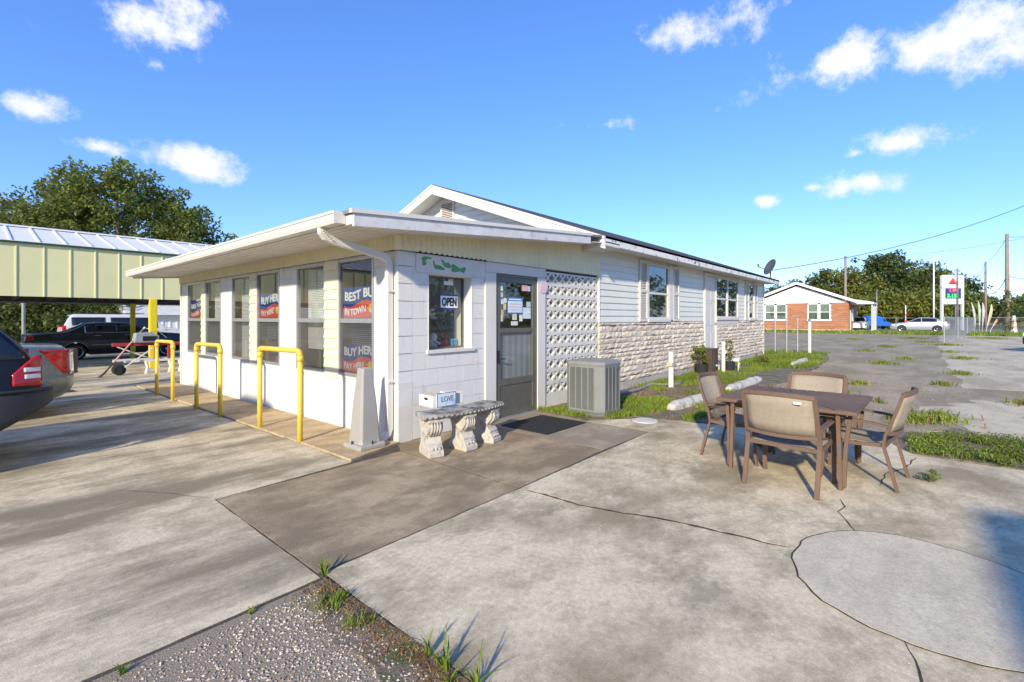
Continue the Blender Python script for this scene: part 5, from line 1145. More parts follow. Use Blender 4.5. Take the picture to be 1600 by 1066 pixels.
# ------------------------------------------------------------------ signs and goods in the windows
BLUEB = M('banner_blue', (.025, .055, .26), .5, .05, 6); REDB = M('banner_red', (.68, .09, .05), .5, .05, 6); LETW = M('banner_white', (.85, .85, .84), .5, .02, 6); SUNY = M('banner_yellow', (.85, .58, .08), .5, .05, 8)
def banner(lab, y_right, y_left, z0, h_, l1, l2, xoff=.045, w1=.9, w2=.62):
    """hangs inside a pane; reads from high Y to low Y (left to right as seen from the yard)"""
    W = y_left - y_right; root = thing('window_banner', lab, 'banner', (xoff, y_left, z0), R(-90), 'blue and red window banners')
    def wv(x): return .46 * h_ + .055 * h_ * 2 * math.sin(x / W * 2 * math.pi + 3.6)
    m1 = MB(); m2 = MB(); n = 24
    for i in range(n + 1):
        x = W * i / n; m1.v += [(x, 0, wv(x)), (x, 0, h_)]; m2.v += [(x, 0, 0), (x, 0, wv(x))]
    f = [(2 * i, 2 * i + 2, 2 * i + 3, 2 * i + 1) for i in range(n)]; m1.f = f; m2.f = f
    for mm, mt, nm in ((m1, BLUEB, 'blue_field'), (m2, REDB, 'red_field')):
        o = mm.build(nm, mt, root, fix=False); sm = o.modifiers.new('t', 'SOLIDIFY'); sm.thickness = .003; sm.offset = 0
    o = link('lettering', text_mesh('lettering', l1, .2, LETW, width=W * w1, height=h_ * .30, bold=.006, wave=(.03 * h_ * 2, W, 3.6)), root); o.location = (W * .05, -.004, h_ * .60)
    o = link('lettering', text_mesh('lettering', l2, .2, LETW, width=W * w2, height=h_ * .22, bold=.004, wave=(.03 * h_ * 2, W, 3.6)), root); o.location = (W * .05, -.004, h_ * .13)
    cx, cz, rr_ = W * .84, h_ * .30, h_ * .15; pts = []
    for i in range(24): a = 2 * math.pi * i / 24; q = rr_ * (1 if i % 2 else .86); pts.append((cx + q * math.cos(a), -.0045, cz + q * math.sin(a)))
    MB().prism(pts, (0, .0025, 0)).build('yellow_badge', SUNY, root)
    MB().tube([(cx - rr_, -.004, cz), (cx - rr_ * 1.6, -.004, cz + rr_ * .2)], .006, 5).tube([(cx + rr_, -.004, cz), (cx + rr_ * 1.5, -.004, cz + rr_ * .4)], .006, 5).build('badge_arms', SUNY, root)
banner('banner reading BEST BUY IN TOWN in the window next to the cone', .50, 1.285, 1.452, .40, 'BEST BUY', 'IN TOWN', w1=1.02, w2=.64)
banner('banner reading BUY HERE PAY HERE low in the window behind the cone', .52, 1.30, .745, .37, 'BUY HERE', 'PAY HERE', w1=.94)
banner('banner reading BUY HERE PAY HERE in the upper half of a window', 3.22, 4.03, 1.452, .41, 'BUY HERE', 'PAY HERE', w1=.94)
banner('banner reading LIKE NEW 1-OWNER in the end window', 7.03, 7.90, 1.452, .36, 'LIKE NEW', '1-OWNER', w1=.94)
op = thing('open_sign', 'white OPEN sign with black letters hanging in the shop window', 'sign', (.775, .163, 1.585)); B(0, .30, -.002, .002, 0, .155).build('board', M('sign_white', (.84, .84, .84), .5), op); B(-.004, .304, -.0005, .003, -.022, .175).build('blue_border', BLUEB, op)
o = link('lettering', text_mesh('lettering', 'OPEN', .2, M('sign_black', (.012, .012, .015), .5), width=.255, height=.115, bold=.006), op); o.location = (.022, -.004, .02)
fl = thing('flag_sticker', 'small flag sticker with blue canton at the top of the shop window', 'sticker', (.835, .164, 1.885)); B(0, .16, -.001, .001, 0, .105).build('field', M('flag_white', (.8, .78, .8), .5), fl); B(.005, .07, -.003, -.001, .05, .10).build('canton', BLUEB, fl)
for i in range(3): B(.072, .155, -.003, -.001, .056 + i * .017, .064 + i * .017).build('stripe', M('flag_red', (.7, .3, .28), .5), fl)
gx, gy, gzz = .47, .27, DW[2] + .005
def pot(nm, lab, x, y, col, prof, cat='ornament'):
    o = MB().lathe(prof, (0, 0, 0), 16).build(nm, M(nm + '_mat_%d' % int(x * 100), col, .4, .06, 9), smooth=True); o.location = (x, y, gzz); tag(o, lab, cat); return o
fg = thing('figurine', 'white plush figurine on the shop window shelf', 'figurine', (.73, .27, gzz)); PLW = M('plush_white', (.80, .79, .76), .8, .04, 20)
MB().lathe([(.03, 0), (.062, .02), (.07, .06), (.055, .10), (.02, .125)], (0, 0, 0), 14).build('body', PLW, fg, smooth=True); MB().lathe([(.01, .10), (.045, .12), (.055, .155), (.04, .19), (.0, .205)], (.01, 0, 0), 14).build('head', PLW, fg, smooth=True); MB().tube([(-.05, -.03, .09), (-.085, -.045, .11)], .018, 6).build('arm', PLW, fg); MB().tube([(.05, -.03, .08), (.085, -.05, .06)], .018, 6).build('arm', PLW, fg)
MB().tube([(-.03, -.06, .10), (.0, -.07, .075), (.03, -.066, .06), (.02, -.07, .03)], .006, 6).build('dark_ribbon', UND, fg)
rpot = pot('flower_pot', 'round red pot with dried flowers on the shop window shelf', .90, .27, (.55, .02, .02), [(.05, 0), (.075, .02), (.082, .06), (.06, .10), (.065, .11), (.0, .105)], 'pot')
m = MB(); rq = random.Random(8)
for i in range(60):
    a = rq.uniform(0, 6.28); q = rq.uniform(.02, .12); p = Vector((q * math.cos(a), q * math.sin(a) * .7, .12 + rq.uniform(0, .13))); s = rq.uniform(.008, .02)
    m.tube([(0, 0, .10), tuple(p)], .0015, 3, cap=False); m.quad(p + Vector((-s, 0, 0)), p + Vector((0, -s * .6, -s)), p + Vector((s, 0, 0)), p + Vector((0, s * .5, s)))
m.build('dried_flowers', M('dried_brown', (.26, .15, .06), .8, .3, 30, island=.4), rpot, fix=False, kind='stuff')
bp_ = thing('gift_box', 'small pale blue box on the shop window shelf', 'box', (1.06, .27, gzz), R(12)); B(-.065, .065, -.05, .05, 0, .12).build('carton', M('pale_blue_card', (.30, .58, .68), .6, .12, 14), bp_, .003); B(-.05, .05, -.055, -.05, .02, .10).build('print', M('blue_card_print', (.12, .42, .68), .6, .3, 30), bp_)
pot('vase', 'grey glass vase on the shop window shelf', .60, .29, (.30, .31, .33), [(.03, 0), (.05, .03), (.04, .09), (.025, .12), (.035, .14)], 'vase')
rn = thing('flower_bunch', 'bunch of small red and white artificial flowers on the shop window shelf', 'flowers', (.51, .30, gzz)); m = MB(); m2 = MB()
for i in range(46):
    p = Vector((rq.uniform(-.06, .07), rq.uniform(-.05, .05), .05 + rq.uniform(0, .15))); s = rq.uniform(.008, .016); mm = m if i % 3 else m2
    for a in range(3):
        an = rq.uniform(0, 6.28); mm.quad(p, p + Vector((s * math.cos(an), s * math.sin(an), s * .5)), p + Vector((0, 0, s * 1.6)), p + Vector((-s * math.cos(an), -s * math.sin(an), s * .5)))
    m2.tube([(0, 0, 0), tuple(p)], .001, 3, cap=False)
m.build('red_petals', M('petal_red', (.5, .03, .04), .7, .2, 20), rn, fix=False, kind='stuff'); m2.build('white_petals', M('petal_white', (.6, .55, .5), .7, .2, 20), rn, fix=False, kind='stuff')
# satellite dish on the wing roof
dsh = thing('satellite_dish', 'grey satellite dish on the far end of the wing roof', 'dish', (16.72, -.20, 2.955)); DG = M('dish_grey', (.10, .105, .11), .6)
MB().tube([(0, 0, -.05), (0, 0, .35)], .025, 8).build('mast', DG, dsh)
m = MB(); n = 20; ax = Vector((-.66, .62, .42)).normalized(); e1 = ax.cross(Vector((0, 0, 1))).normalized(); e2 = e1.cross(ax)
for k in range(5):
    r_ = .29 * k / 4
    for j in range(n): a = 2 * math.pi * j / n; m.v.append(tuple(Vector((0, 0, .42)) + ax * (.28 * (r_ ** 2) / .36 - .02) + e1 * r_ * math.cos(a) + e2 * r_ * 1.12 * math.sin(a)))
m.f = [(k * n + j, k * n + (j + 1) % n, (k + 1) * n + (j + 1) % n, (k + 1) * n + j) for k in range(4) for j in range(n)]
o = m.build('reflector', DG, dsh, smooth=True, fix=False); o.modifiers.new('t', 'SOLIDIFY').thickness = .015
MB().tube([(0, 0, .28), tuple(Vector((0, 0, .2)) + ax * .55)], .015, 6).tube([tuple(Vector((0, 0, .2)) + ax * .53), tuple(Vector((0, 0, .30)) + ax * .56)], .03, 8).build('feed_arm', DG, dsh)

# ------------------------------------------------------------------ vegetation
LEAF = foliage('oak_leaves', (.20, .255, .07), .38); LEAFD = foliage('dark_leaves', (.11, .155, .05), .4); LEAFY = foliage('vine_leaves', (.23, .265, .06), .4); LEAFP = foliage('pine_leaves', (.12, .175, .06), .4)
BARK = M('bark', (.13, .105, .085), .9, .3, 6, .8, 20); GRS = foliage('grass_blades', (.18, .265, .035), .45, .3); GRSD = foliage('dry_grass', (.28, .19, .08), .4, .2); WEED = foliage('weed_leaves', (.18, .24, .04), .4, .3)
def leaf_mesh(clumps, per, size, seed, flat=.0):
    """many leaf-sized faces gathered in clumps: (centre, radius) list"""
    r = random.Random(seed); m = MB(); v = m.v; f = m.f
    for (c, rad) in clumps:
        k = int(per * r.uniform(.6, 1.3))
        for _ in range(k):
            while True:
                x, y, z = r.uniform(-1, 1), r.uniform(-1, 1), r.uniform(-1, 1)
                q = x * x + y * y + z * z
                if q < 1: break
            px, py, pz = c[0] + x * rad, c[1] + y * rad, c[2] + z * rad * .75
            s = size * r.uniform(.55, 1.25); a = r.uniform(0, 6.283); t = r.uniform(-1.1, 1.1); ca, sa, ct, st_ = math.cos(a), math.sin(a), math.cos(t), math.sin(t)
            ux, uy, uz = ca * ct * s, sa * ct * s, st_ * s; wx, wy, wz = -sa * s * .5, ca * s * .5, r.uniform(-.3, .3) * s
            n = len(v); v += [(px - ux, py - uy, pz - uz), (px + wx, py + wy, pz + wz), (px + ux, py + uy, pz + uz), (px - wx, py - wy, pz - wz)]; f.append((n, n + 1, n + 2, n + 3))
    return m
def tree(label, x, y, lobes, trunk_h, tr, nclump, per, size, mat, seed, group=None, z=None, cat='tree', name='tree', crad=(.5, 1.2)):
    """lobes: (dx,dy,z,rx,ry,rz) ellipsoids of the crown; clumps sit mostly near their skin"""
    r = random.Random(seed); root = thing(name, label, cat, (x, y, gz(y) if z is None else z), 0, group); vol = [l[3] * l[4] * l[5] for l in lobes]; cl = []
    for _ in range(nclump):
        l = r.choices(lobes, vol)[0]; a = r.uniform(0, 6.283); cz_ = r.uniform(-.75, 1); sz = math.sqrt(max(0, 1 - cz_ * cz_)); k = r.uniform(.55, 1.02)
        cl.append(((l[0] + l[3] * k * sz * math.cos(a), l[1] + l[4] * k * sz * math.sin(a), l[2] + l[5] * k * cz_), r.uniform(*crad)))
    leaf_mesh(cl, per, size, seed + 1).build('crown', mat, root, fix=False)
    m = MB(); m.tube([(0, 0, -.2), (tr * .3, 0, trunk_h * .5), (0, tr * .4, trunk_h)], [tr * 1.25, tr, tr * .8], 9)
    for i, l in enumerate(lobes):
        e = Vector((l[0], l[1], l[2])); st0 = Vector((0, tr * .4, trunk_h)) if i else Vector((0, 0, trunk_h * .9)); md = st0.lerp(e, .5) + Vector((r.uniform(-.3, .3), r.uniform(-.3, .3), .1 * l[5]))
        m.tube([st0, md, e], [tr * .55, tr * .4, tr * .2], 7)
        for _ in range(5):
            q = Vector((l[0] + l[3] * r.uniform(-.8, .8), l[1] + l[4] * r.uniform(-.8, .8), l[2] + l[5] * r.uniform(-.3, .8))); m.tube([md.lerp(e, r.random()), q], [tr * .18, tr * .05], 5)
    m.build('trunk', BARK, root, smooth=True); return root
# big oak behind the carport (bearing from the camera, distance)
def at(px, D): X = (px - 800) / 740 * D; return (-3.268 + X * math.sin(R(41)) + D * math.cos(R(41)), -4.585 - X * math.cos(R(41)) + D * math.sin(R(41)))
x, y = at(195, 34); tree('broad live oak with dense olive crown behind the carport', x, y, [(0, 0, 7.9, 5.2, 5.2, 4.8), (2.8, -2.5, 6.6, 3.6, 3.6, 3.5), (-3, 2.6, 7.2, 4.0, 4.0, 3.8), (3.9, -3.4, 4.6, 3.0, 3.0, 2.8), (-.5, 0, 10.7, 3.1, 3.1, 2.2)], 3.2, .45, 380, 110, .17, LEAF, 31, 'trees behind the carport')
x, y = at(25, 36); tree('thin-topped brownish oak beside the big live oak', x, y, [(0, 0, 7.2, 4.6, 4.6, 4.4), (-2.5, 3, 7.6, 4.4, 4.4, 4.0), (1.8, -2, 10.6, 1.9, 1.9, 1.9), (2.2, -1.0, 5, 3.4, 3.4, 3.2)], 3.2, .4, 260, 90, .17, foliage('brownish_leaves', (.18, .18, .055), .5), 32, 'trees behind the carport')
x, y = at(335, 46); tree('small dark tree just past the big oak', x, y, [(0, 0, 5.2, 2.2, 2.2, 2.6), (1, .5, 7.2, 1.6, 1.6, 1.4)], 2.5, .22, 70, 70, .2, LEAFD, 33, 'trees behind the carport')
rt_ = random.Random(77)
for i, px_ in enumerate((-60, 5, 60, 110, 150)):
    x, y = at(px_, 31 + 2 * (i % 2)); tree(['shaded bush behind the dark blue hatchback roof', 'shaded bush between the hatchback and the grey post', 'shaded bush right behind the grey steel post', 'shaded bush behind the trunk of the black sedan', 'shaded bush behind the white SUV'][i], x, y, [(0, 0, 1.9, 2.6, 2.6, 1.9), (1.2, -1, 2.9, 1.9, 1.9, 1.5)], 1.0, .12, 80, 70, .15, LEAFD, 40 + i, 'understorey bushes behind the carport', cat='bush', name='bush')
# the wooded bank beyond the brick house
bank = [(1215, 92, 8.0, 5.5, LEAFD, 'dark tree showing between the dish and the brick roof'), (1260, 88, 8.5, 5.5, LEAFD, 'dark round tree above the brick house roof'), (1300, 84, 10.2, 5.0, LEAF, 'olive tree behind the brick house chimney end'), (1340, 80, 9.6, 4.5, LEAFY, 'yellow-green vine-covered tree by the utility pole'), (1372, 84, 13.2, 4.8, LEAFP, 'tall dark pine-like tree on the wooded bank'), (1405, 82, 13.0, 5.2, LEAFP, 'tallest tree at the crest of the wooded bank'), (1432, 84, 11.2, 4.6, LEAFY, 'broad olive tree sloping down from the crest'), (1462, 86, 10.2, 4.6, LEAF, 'olive tree behind the white flagpole'), (1490, 88, 9.4, 4.6, LEAFD, 'dark tree behind the price sign'),
        (1390, 74, 5.6, 3.6, LEAFY, 'low vine-covered mound in front of the crest trees'), (1430, 74, 5.2, 3.6, LEAFY, 'low vine mound behind the silver sedan'), (1350, 73, 5.0, 3.2, LEAFY, 'low vine mound behind the blue truck cab'), (1468, 75, 5.2, 3.6, LEAF, 'low leafy mound behind the flagpole foot'), (1510, 78, 5.6, 3.4, LEAF, 'ragged tree between the price sign and the feather flags'), (1535, 90, 5.4, 4, LEAFD, 'dark low tree behind the feather flags')]
for i, (px_, D, h_, rd, mt, lab) in enumerate(bank):
    x, y = at(px_, D); tree(lab, x, y, [(0, 0, h_ * .52, rd, rd, h_ * .46), (rt_.uniform(-2, 2), rt_.uniform(-2, 2), h_ * .72, rd * .6, rd * .6, h_ * .26), (rt_.uniform(-3, 3), rt_.uniform(-3, 3), h_ * .35, rd * .8, rd * .8, h_ * .33)], h_ * .3, .25, 125, 60, .30, mt, 100 + i, 'trees of the wooded bank', z=-.05, crad=(.7, 1.6))
r = random.Random(9)
m = []
for i in range(420):
    px_ = r.uniform(1490, 1800); D = r.uniform(150, 175); x, y = at(px_, D); hh = (9 + 4 * math.sin(px_ * .02) - (px_ - 1490) * .022) * .9; m.append(((x, y, r.uniform(.5, max(2.5, hh))), r.uniform(1.6, 3)))
o = leaf_mesh(m, 45, .75, 5).build('far_woods', LEAFD, fix=False); o['kind'] = 'stuff'; tag(o, 'distant dark woods along the road', 'woods')
m = []
for i in range(700):
    px_ = r.uniform(-1500, 420); D = r.uniform(75, 95); x, y = at(px_, D); m.append(((x, y, r.uniform(.2, 5.5) - .4), r.uniform(1.4, 2.8)))
o = leaf_mesh(m, 40, .6, 6).build('far_woods', LEAFD, fix=False); o['kind'] = 'stuff'; tag(o, 'far belt of trees beyond the carport yard', 'woods')
m = []                                        # belt of trees on the street side, behind the photographer; the shop window mirrors it
for i in range(520):
    a = R(41 + 180) + R(r.uniform(-75, 100)); D = r.uniform(42, 50); m.append(((-3.3 + D * math.cos(a), -4.6 + D * math.sin(a), r.uniform(.3, 9) * r.uniform(.6, 1)), r.uniform(1.2, 2.4)))
for i in range(200):
    a = R(r.uniform(-40, -9)); D = r.uniform(95, 110); m.append(((D * math.cos(a), D * math.sin(a), r.uniform(.3, 10)), r.uniform(1.6, 3.0)))
o = leaf_mesh(m, 55, .5, 7).build('street_woods', LEAF, fix=False); o['kind'] = 'stuff'; tag(o, 'belt of trees across the street', 'woods')

# ---- grass
def blades(name, n, place, h0, h1, w0, mat, seed, lean=.5, lab=None, z0=.0):
    r = random.Random(seed); m = MB(); c = 0; tries = 0
    while c < n and tries < n * 40:
        tries += 1; p = place(r)
        if not p: continue
        c += 1; h_ = r.uniform(h0, h1); a = r.uniform(0, 6.283); ca, sa = math.cos(a), math.sin(a); w_ = w0 * r.uniform(.6, 1.3); l_ = h_ * lean * r.uniform(.2, 1.2); b = r.uniform(0, 6.283); lx, ly = math.cos(b) * l_, math.sin(b) * l_; n0 = len(m.v); x, y = p[0], p[1]; zz = p[2] if len(p) > 2 else z0
        m.v += [(x - ca * w_, y - sa * w_, zz), (x + ca * w_, y + sa * w_, zz), (x + lx * .4 + ca * w_ * .8, y + ly * .4 + sa * w_ * .8, zz + h_ * .6), (x + lx * .4 - ca * w_ * .8, y + ly * .4 - sa * w_ * .8, zz + h_ * .6), (x + lx, y + ly, zz + h_ * .95)]
        m.f += [(n0, n0 + 1, n0 + 2, n0 + 3), (n0 + 3, n0 + 2, n0 + 4)]
    o = m.build(name, mat, fix=False); o['kind'] = 'stuff'
    if lab: tag(o, lab, 'grass')
    return o
import mathutils.noise as mn
def lawn(r):
    x = 2.55 + 14.2 * r.random() ** 1.25; y = r.uniform(-2.2, -.03)
    lim = -1.0 - (x - 2.5) * .65 if x < 3.3 else (-2.40 if x < 5 else -2.15)
    if y < lim: return None
    q = mn.noise(Vector((x * .9, y * 1.3, 3.1))) + .5 * mn.noise(Vector((x * 2.6, y * 2.6, 7)))
    if q < (-.05 if y > -1.35 else .22): return None
    if 2.70 < x < 3.45 and -1.1 < y < -.38: return None
    if y > -.02 or (10 < x < 11.1 and y > -.45): return None
    return (x, y, .012)
blades('lawn_grass', 21000, lawn, .03, .09, .005, GRS, 11, .7, 'bright green grass along the stone wall')
def lawn2(r): x = r.uniform(12, 20); y = r.uniform(-2.1, -.05) if x < 16.5 else r.uniform(-1.7, .9); return (x, y, .012)
blades('lawn_grass', 5000, lawn2, .05, .13, .009, GRS, 12, .6, 'bright green grass round the bare fence posts')
def dry(r):
    x = r.uniform(2.55, 8); y = r.uniform(-2.35, -.05)
    if y < (-1.0 - (x - 2.5) * .65 if x < 3.3 else -2.35) or (2.70 < x < 3.45 and -1.1 < y < -.38): return None
    return (x, y, .012)
blades('dry_grass', 3500, dry, .015, .05, .004, GRSD, 13, 1.4, 'dead brown grass on bare soil by the wheel stops')
def bed(r):
    x = r.uniform(3.36, 5.2); y = r.uniform(-7, -4.2)
    lim = -4.45 - max(0, 3.9 - x) * .05 - max(0, x - 4.1) * .62
    if x > 5.1 - max(0, -5.0 - y) * .55 or y > lim: return None
    return (x, y, .004) if mn.noise(Vector((x * 1.7, y * 1.7, 1))) > -.28 else None
r = random.Random(14); cl = []
while len(cl) < 520:
    p = bed(r)
    if p: cl.append(((p[0], p[1], .03 + r.random() * .03), r.uniform(.04, .09)))
o = leaf_mesh(cl, 22, .016, 15).build('weed_bed', WEED, fix=False); o['kind'] = 'stuff'; tag(o, 'low leafy green weeds spreading at the slab edge beside the table', 'weeds')
blades('bed_grass', 2500, bed, .03, .08, .004, GRS, 16, .9, 'short grass mixed into the weed bed')
tufts = [(5.4, -4.35, .38, .07), (6.0, -4.75, .5, .07), (5.6, -4.6, .4, .08), (7.7, -3.4, .25, .05), (9.6, -3.5, .35, .05), (7.0, -4.0, .15, .04), (15.8, -3.6, .6, .06), (18.6, -4.1, .5, .06), (24, -5.4, .5, .08), (31, -5.5, .9, .1), (20, -5.6, .6, .07), (27, -3.2, .7, .07), (34, -4.6, .7, .08), (22.5, -2.7, .5, .06), (36, -1.0, .8, .08), (44, -8, 1.6, .12), (13.5, -5.3, .5, .06), (8.3, -5.9, .4, .05), (6.4, -5.9, .3, .05), (41, -4, 1.2, .1), (10.6, -4.9, .3, .05)]
def tuft(r):
    t = r.choices(tufts, [q[2] ** 1.6 for q in tufts])[0]; a = r.uniform(0, 6.28); q = abs(r.gauss(0, .5)); return (t[0] + t[2] * q * math.cos(a) * 1.2, t[1] + t[2] * q * math.sin(a) * .8, -.006)
blades('lot_dry_weeds', 2200, tuft, .03, .12, .008, GRSD, 27, 1.0, 'dead straw stems mixed into the lot weeds')
blades('lot_weeds', 5200, tuft, .04, .13, .010, GRS, 17, .8, 'tufts of weeds growing through cracks in the asphalt lot')
def verge(r): return (r.uniform(50, 60), r.uniform(-16, 14), -.07)
blades('verge_grass', 9000, verge, .12, .35, .04, GRS, 18, .5, 'grass verge in front of the brick house')
def edge_w(r, q_=True):
    y = -2.1 - 1.9 * r.random(); x = -1.96 - abs(r.gauss(0, .09))
    return (x, y, .001) if mn.noise(Vector((x * 3, y * 4, 2))) > (.18 if q_ else -.3) and -2.24 < x < -1.958 else None
blades('edge_weeds', 420, edge_w, .02, .07, .0028, GRS, 19, .8, 'small green weeds along the slab edge by the gravel')
blades('edge_thatch', 2600, lambda r: edge_w(r, False), .004, .022, .0025, GRSD, 20, 3.5, 'dry brown thatch along the slab edge by the gravel')
# bold tufts at the slab edge, each a plant of its own
def tuft_plant(x, y, n, h_, seed, lab):
    r = random.Random(seed); root = thing('grass_tuft', lab, 'plant', (x, y, -.006), 0, 'grass tufts at the slab edge')
    for i in range(n):
        a = r.uniform(0, 6.283); l_ = h_ * r.uniform(.45, 1); ln_ = l_ * r.uniform(.25, .9); w_ = r.uniform(.004, .007); d = Vector((math.cos(a), math.sin(a), 0)); s = Vector((-d.y, d.x, 0)); b = Vector((r.uniform(-.012, .012), r.uniform(-.012, .012), 0)); m = MB(); N5 = 6
        for k in range(N5 + 1):
            q = k / N5; p = b + d * (ln_ * q * q) + Vector((0, 0, l_ * (q - .25 * q * q))); ww = w_ * (1 - q ** 2.5) + .0004; m.v += [tuple(p - s * ww), tuple(p + s * ww)]
        m.f = [(2 * k, 2 * k + 1, 2 * k + 3, 2 * k + 2) for k in range(N5)]
        m.build('blade', GRS, root, fix=False, smooth=True)
for i, (x, y, n, h_, lab) in enumerate(((-1.945, -2.03, 13, .14, 'grass tuft at the corner where gravel and three slabs meet'), (-1.97, -2.98, 8, .19, 'tall-bladed grass tuft along the gravel slab edge'), (-1.98, -3.10, 12, .21, 'densest tall grass tuft along the gravel slab edge'), (-1.965, -3.27, 9, .20, 'upright grass tuft at the end of the weedy slab edge'), (-2.03, -3.18, 12, .13, 'short broad grass tuft among the tall ones'), (-2.0, -2.6, 10, .06, 'tiny grass tuft in dry thatch'), (-2.35, -2.09, 9, .05, 'tiny weed tuft in the joint between gravel and slab'), (-2.85, -2.12, 10, .07, 'weed tuft in the slab joint far from the tall tufts'))): tuft_plant(x, y, n, h_, 200 + i, lab)
# small shrub in the crack and potted plants
def shrub(lab, x, y, h_, rad, n, size, mat, seed, pot_=None, z=.0):
    r = random.Random(seed); root = thing('potted_plant' if pot_ else 'shrub', lab, 'plant', (x, y, z)); base = .26 if pot_ else 0
    if pot_: MB().lathe([(rad * .55, 0), (rad * .75, .02), (rad * .85, base), (rad * .75, base), (.0, base - .03)], (0, 0, 0), 16).build('pot', BLACK, root)
    cl = [((r.gauss(0, rad * .45), r.gauss(0, rad * .45), base + h_ * r.uniform(.15, 1)), rad * .35) for _ in range(n)]; leaf_mesh(cl, 16, size, seed).build('leaves', mat, root, fix=False)
    m = MB()
    for c, _ in cl[:10]: m.tube([(0, 0, base - .03), c], .006, 4)
    m.build('stems', BARK, root)
shrub('bushy potted plant in front of the stone wall by the utility box', 9.1, -.28, .45, .20, 26, .04, WEED, 301, True, .012)
shrub('yellowish potted plant beside the flaking white metal rack', 10.25, -.62, .55, .17, 22, .035, LEAFY, 302, True, .012)
shrub('tiny sprig growing from the crack by the patio chair', 2.32, -4.62, .10, .07, 14, .012, WEED, 303)
shrub('small brownish bush on the lawn near the wing end', 13.2, -.8, .28, .3, 20, .04, LEAFY, 304, None, .012)

# ------------------------------------------------------------------ brick house
bh = thing('brick_house', 'single-storey orange brick house with white gable and porch', 'house', (58, 0, -.02))
y0, y1, zb = 1.4, 11.0, 3.12
BRK = M('orange_brick', (.42, .17, .085), .85, .14, 3, objvar=.18); BRM_ = M('brick_mortar', (.42, .30, .22), .9, .1, 6); HW = M('house_white', (.78, .78, .77), .5, .03, 2)
core = MB().box(.02, 9, y0 + .02, y1, -.1, zb).build('walls', BRM_, bh)
bm_ = B(-.5, .5, -.5, .5, -.5, .5).mesh('brick', BRK); openings = [(2.98, 5.18, 1.22, 3.1), (7.15, 9.5, 1.22, 3.1)]
bh_h, nrow = .20, 0; z = .22                    # at this distance one laid unit stands for a few courses
while z < zb - .05:
    hh = min(bh_h, zb - z); off = .31 if nrow % 2 else 0; yy = y0 - off
    while yy < y1:
        for (a, b) in (lambda iv: [q for q in iv])(minus(minus([(max(yy, y0), min(yy + .62, y1))], *openings[0][:2]) if openings[0][2] < z + hh / 2 < openings[0][3] else [(max(yy, y0), min(yy + .62, y1))], *(openings[1][:2] if openings[1][2] < z + hh / 2 < openings[1][3] else (99, 99.1)))):
            if b - a > .08: o = link('brick', bm_, core); o.location = (.012, (a + b) / 2, z + hh / 2); o.scale = (.03, b - a - .03, hh - .028)
        yy += .62
    z += hh; nrow += 1
z = .22; nrow = 0
while z < zb - .05:                             # the narrow side that turns to the porch
    hh = min(bh_h, zb - z); xx = .03 - (.31 if nrow % 2 else 0)
    while xx < 5:
        a, b = max(xx, .03), min(xx + .62, 5)
        if b - a > .1: o = link('brick', bm_, core); o.location = ((a + b) / 2, y0 + .008, z + hh / 2); o.scale = (b - a - .03, .03, hh - .028)
        xx += .62
    z += hh; nrow += 1
B(-.03, .1, y0 - .03, y1, -.1, .215).build('foundation', M('cream_foundation', (.62, .52, .32), .8, .1, 4), bh)
for yy in (1.9, 2.35, 2.8, 3.25, 5.4, 5.85, 6.5, 6.95, 7.4, 7.85, 8.3): B(-.04, -.03, yy, yy + .22, .03, .15).build('crawl_vent', UND, bh)
pk = 6.15; sl = 2.22 / (pk - .6)
MB().prism([(.0, y0 - .0, zb), (.0, y1 + .0, zb), (.0, pk, zb + sl * (pk - y0) + .05)], (.15, 0, 0)).build('gable_panel', HW, bh)
for sgn in (1, -1):
    ya = .62 if sgn > 0 else 2 * pk - .62; zz = zb + .05
    MB().prism([(-.45, ya, zz), (-.45, pk, zz + sl * (pk - .62)), (-.45, pk, zz + sl * (pk - .62) + .10), (-.45, ya, zz + .10)], (9.9, 0, 0)).build('roof', M('grey_shingle', (.16, .16, .165), .9, .2, 5), bh)
    MB().prism([(-.50, ya, zz - .16), (-.50, pk, zz + sl * (pk - .62) - .16), (-.50, pk, zz + sl * (pk - .62) + .13), (-.50, ya, zz + .13)], (.06, 0, 0)).build('barge_board', HW, bh)
for (a, b, c, d) in openings:
    f = MB().box(-.05, .06, a, a + .14, c, d).box(-.05, .06, b - .14, b, c, d).box(-.05, .06, a, b, d - .13, d + .02).box(-.08, .06, a - .05, b + .05, c - .08, c + .1).box(-.05, .06, (a + b) / 2 - .14, (a + b) / 2 + .14, c, d).build('window', HW, bh)
    for (p, q) in ((a + .14, (a + b) / 2 - .14), ((a + b) / 2 + .14, b - .14)):
        MB().quad((-.035, p, c + .1), (-.035, q, c + .1), (-.035, q, d - .13), (-.035, p, d - .13)).build('pane', glass('far_pane_%d' % int(p * 10), (.6, .65, .6), .06), f)
        B(-.012, .01, p, q, c + .1 + (d - c) * .42, d - .13).build('blind', M('green_grey_blind', (.50, .55, .47), .7, .05, 3), f); B(-.010, .01, p, q, c + .1, c + .1 + (d - c) * .42 - .002).build('lower_blind', M('dark_blind', (.22, .26, .22), .7, .05, 3), f); B(-.05, -.015, p, q, c + .86, c + .93).build('meeting_rail', HW, f)
por = B(.6, 5.5, -.7, y0 - .05, 2.95, 3.12).build('porch_roof', HW, bh)
MB().prism([(.55, -.75, 3.125), (.55, y0 + .2, 3.125), (.55, y0 + .2, 3.55)], (5, 0, 0)).build('porch_canopy', HW, por)
for x in (.8, 3.0, 5.2): B(x, x + .16, -.6, -.44, -.05, 2.95).build('porch_post', M('porch_grey', (.45, .47, .48), .5), por)
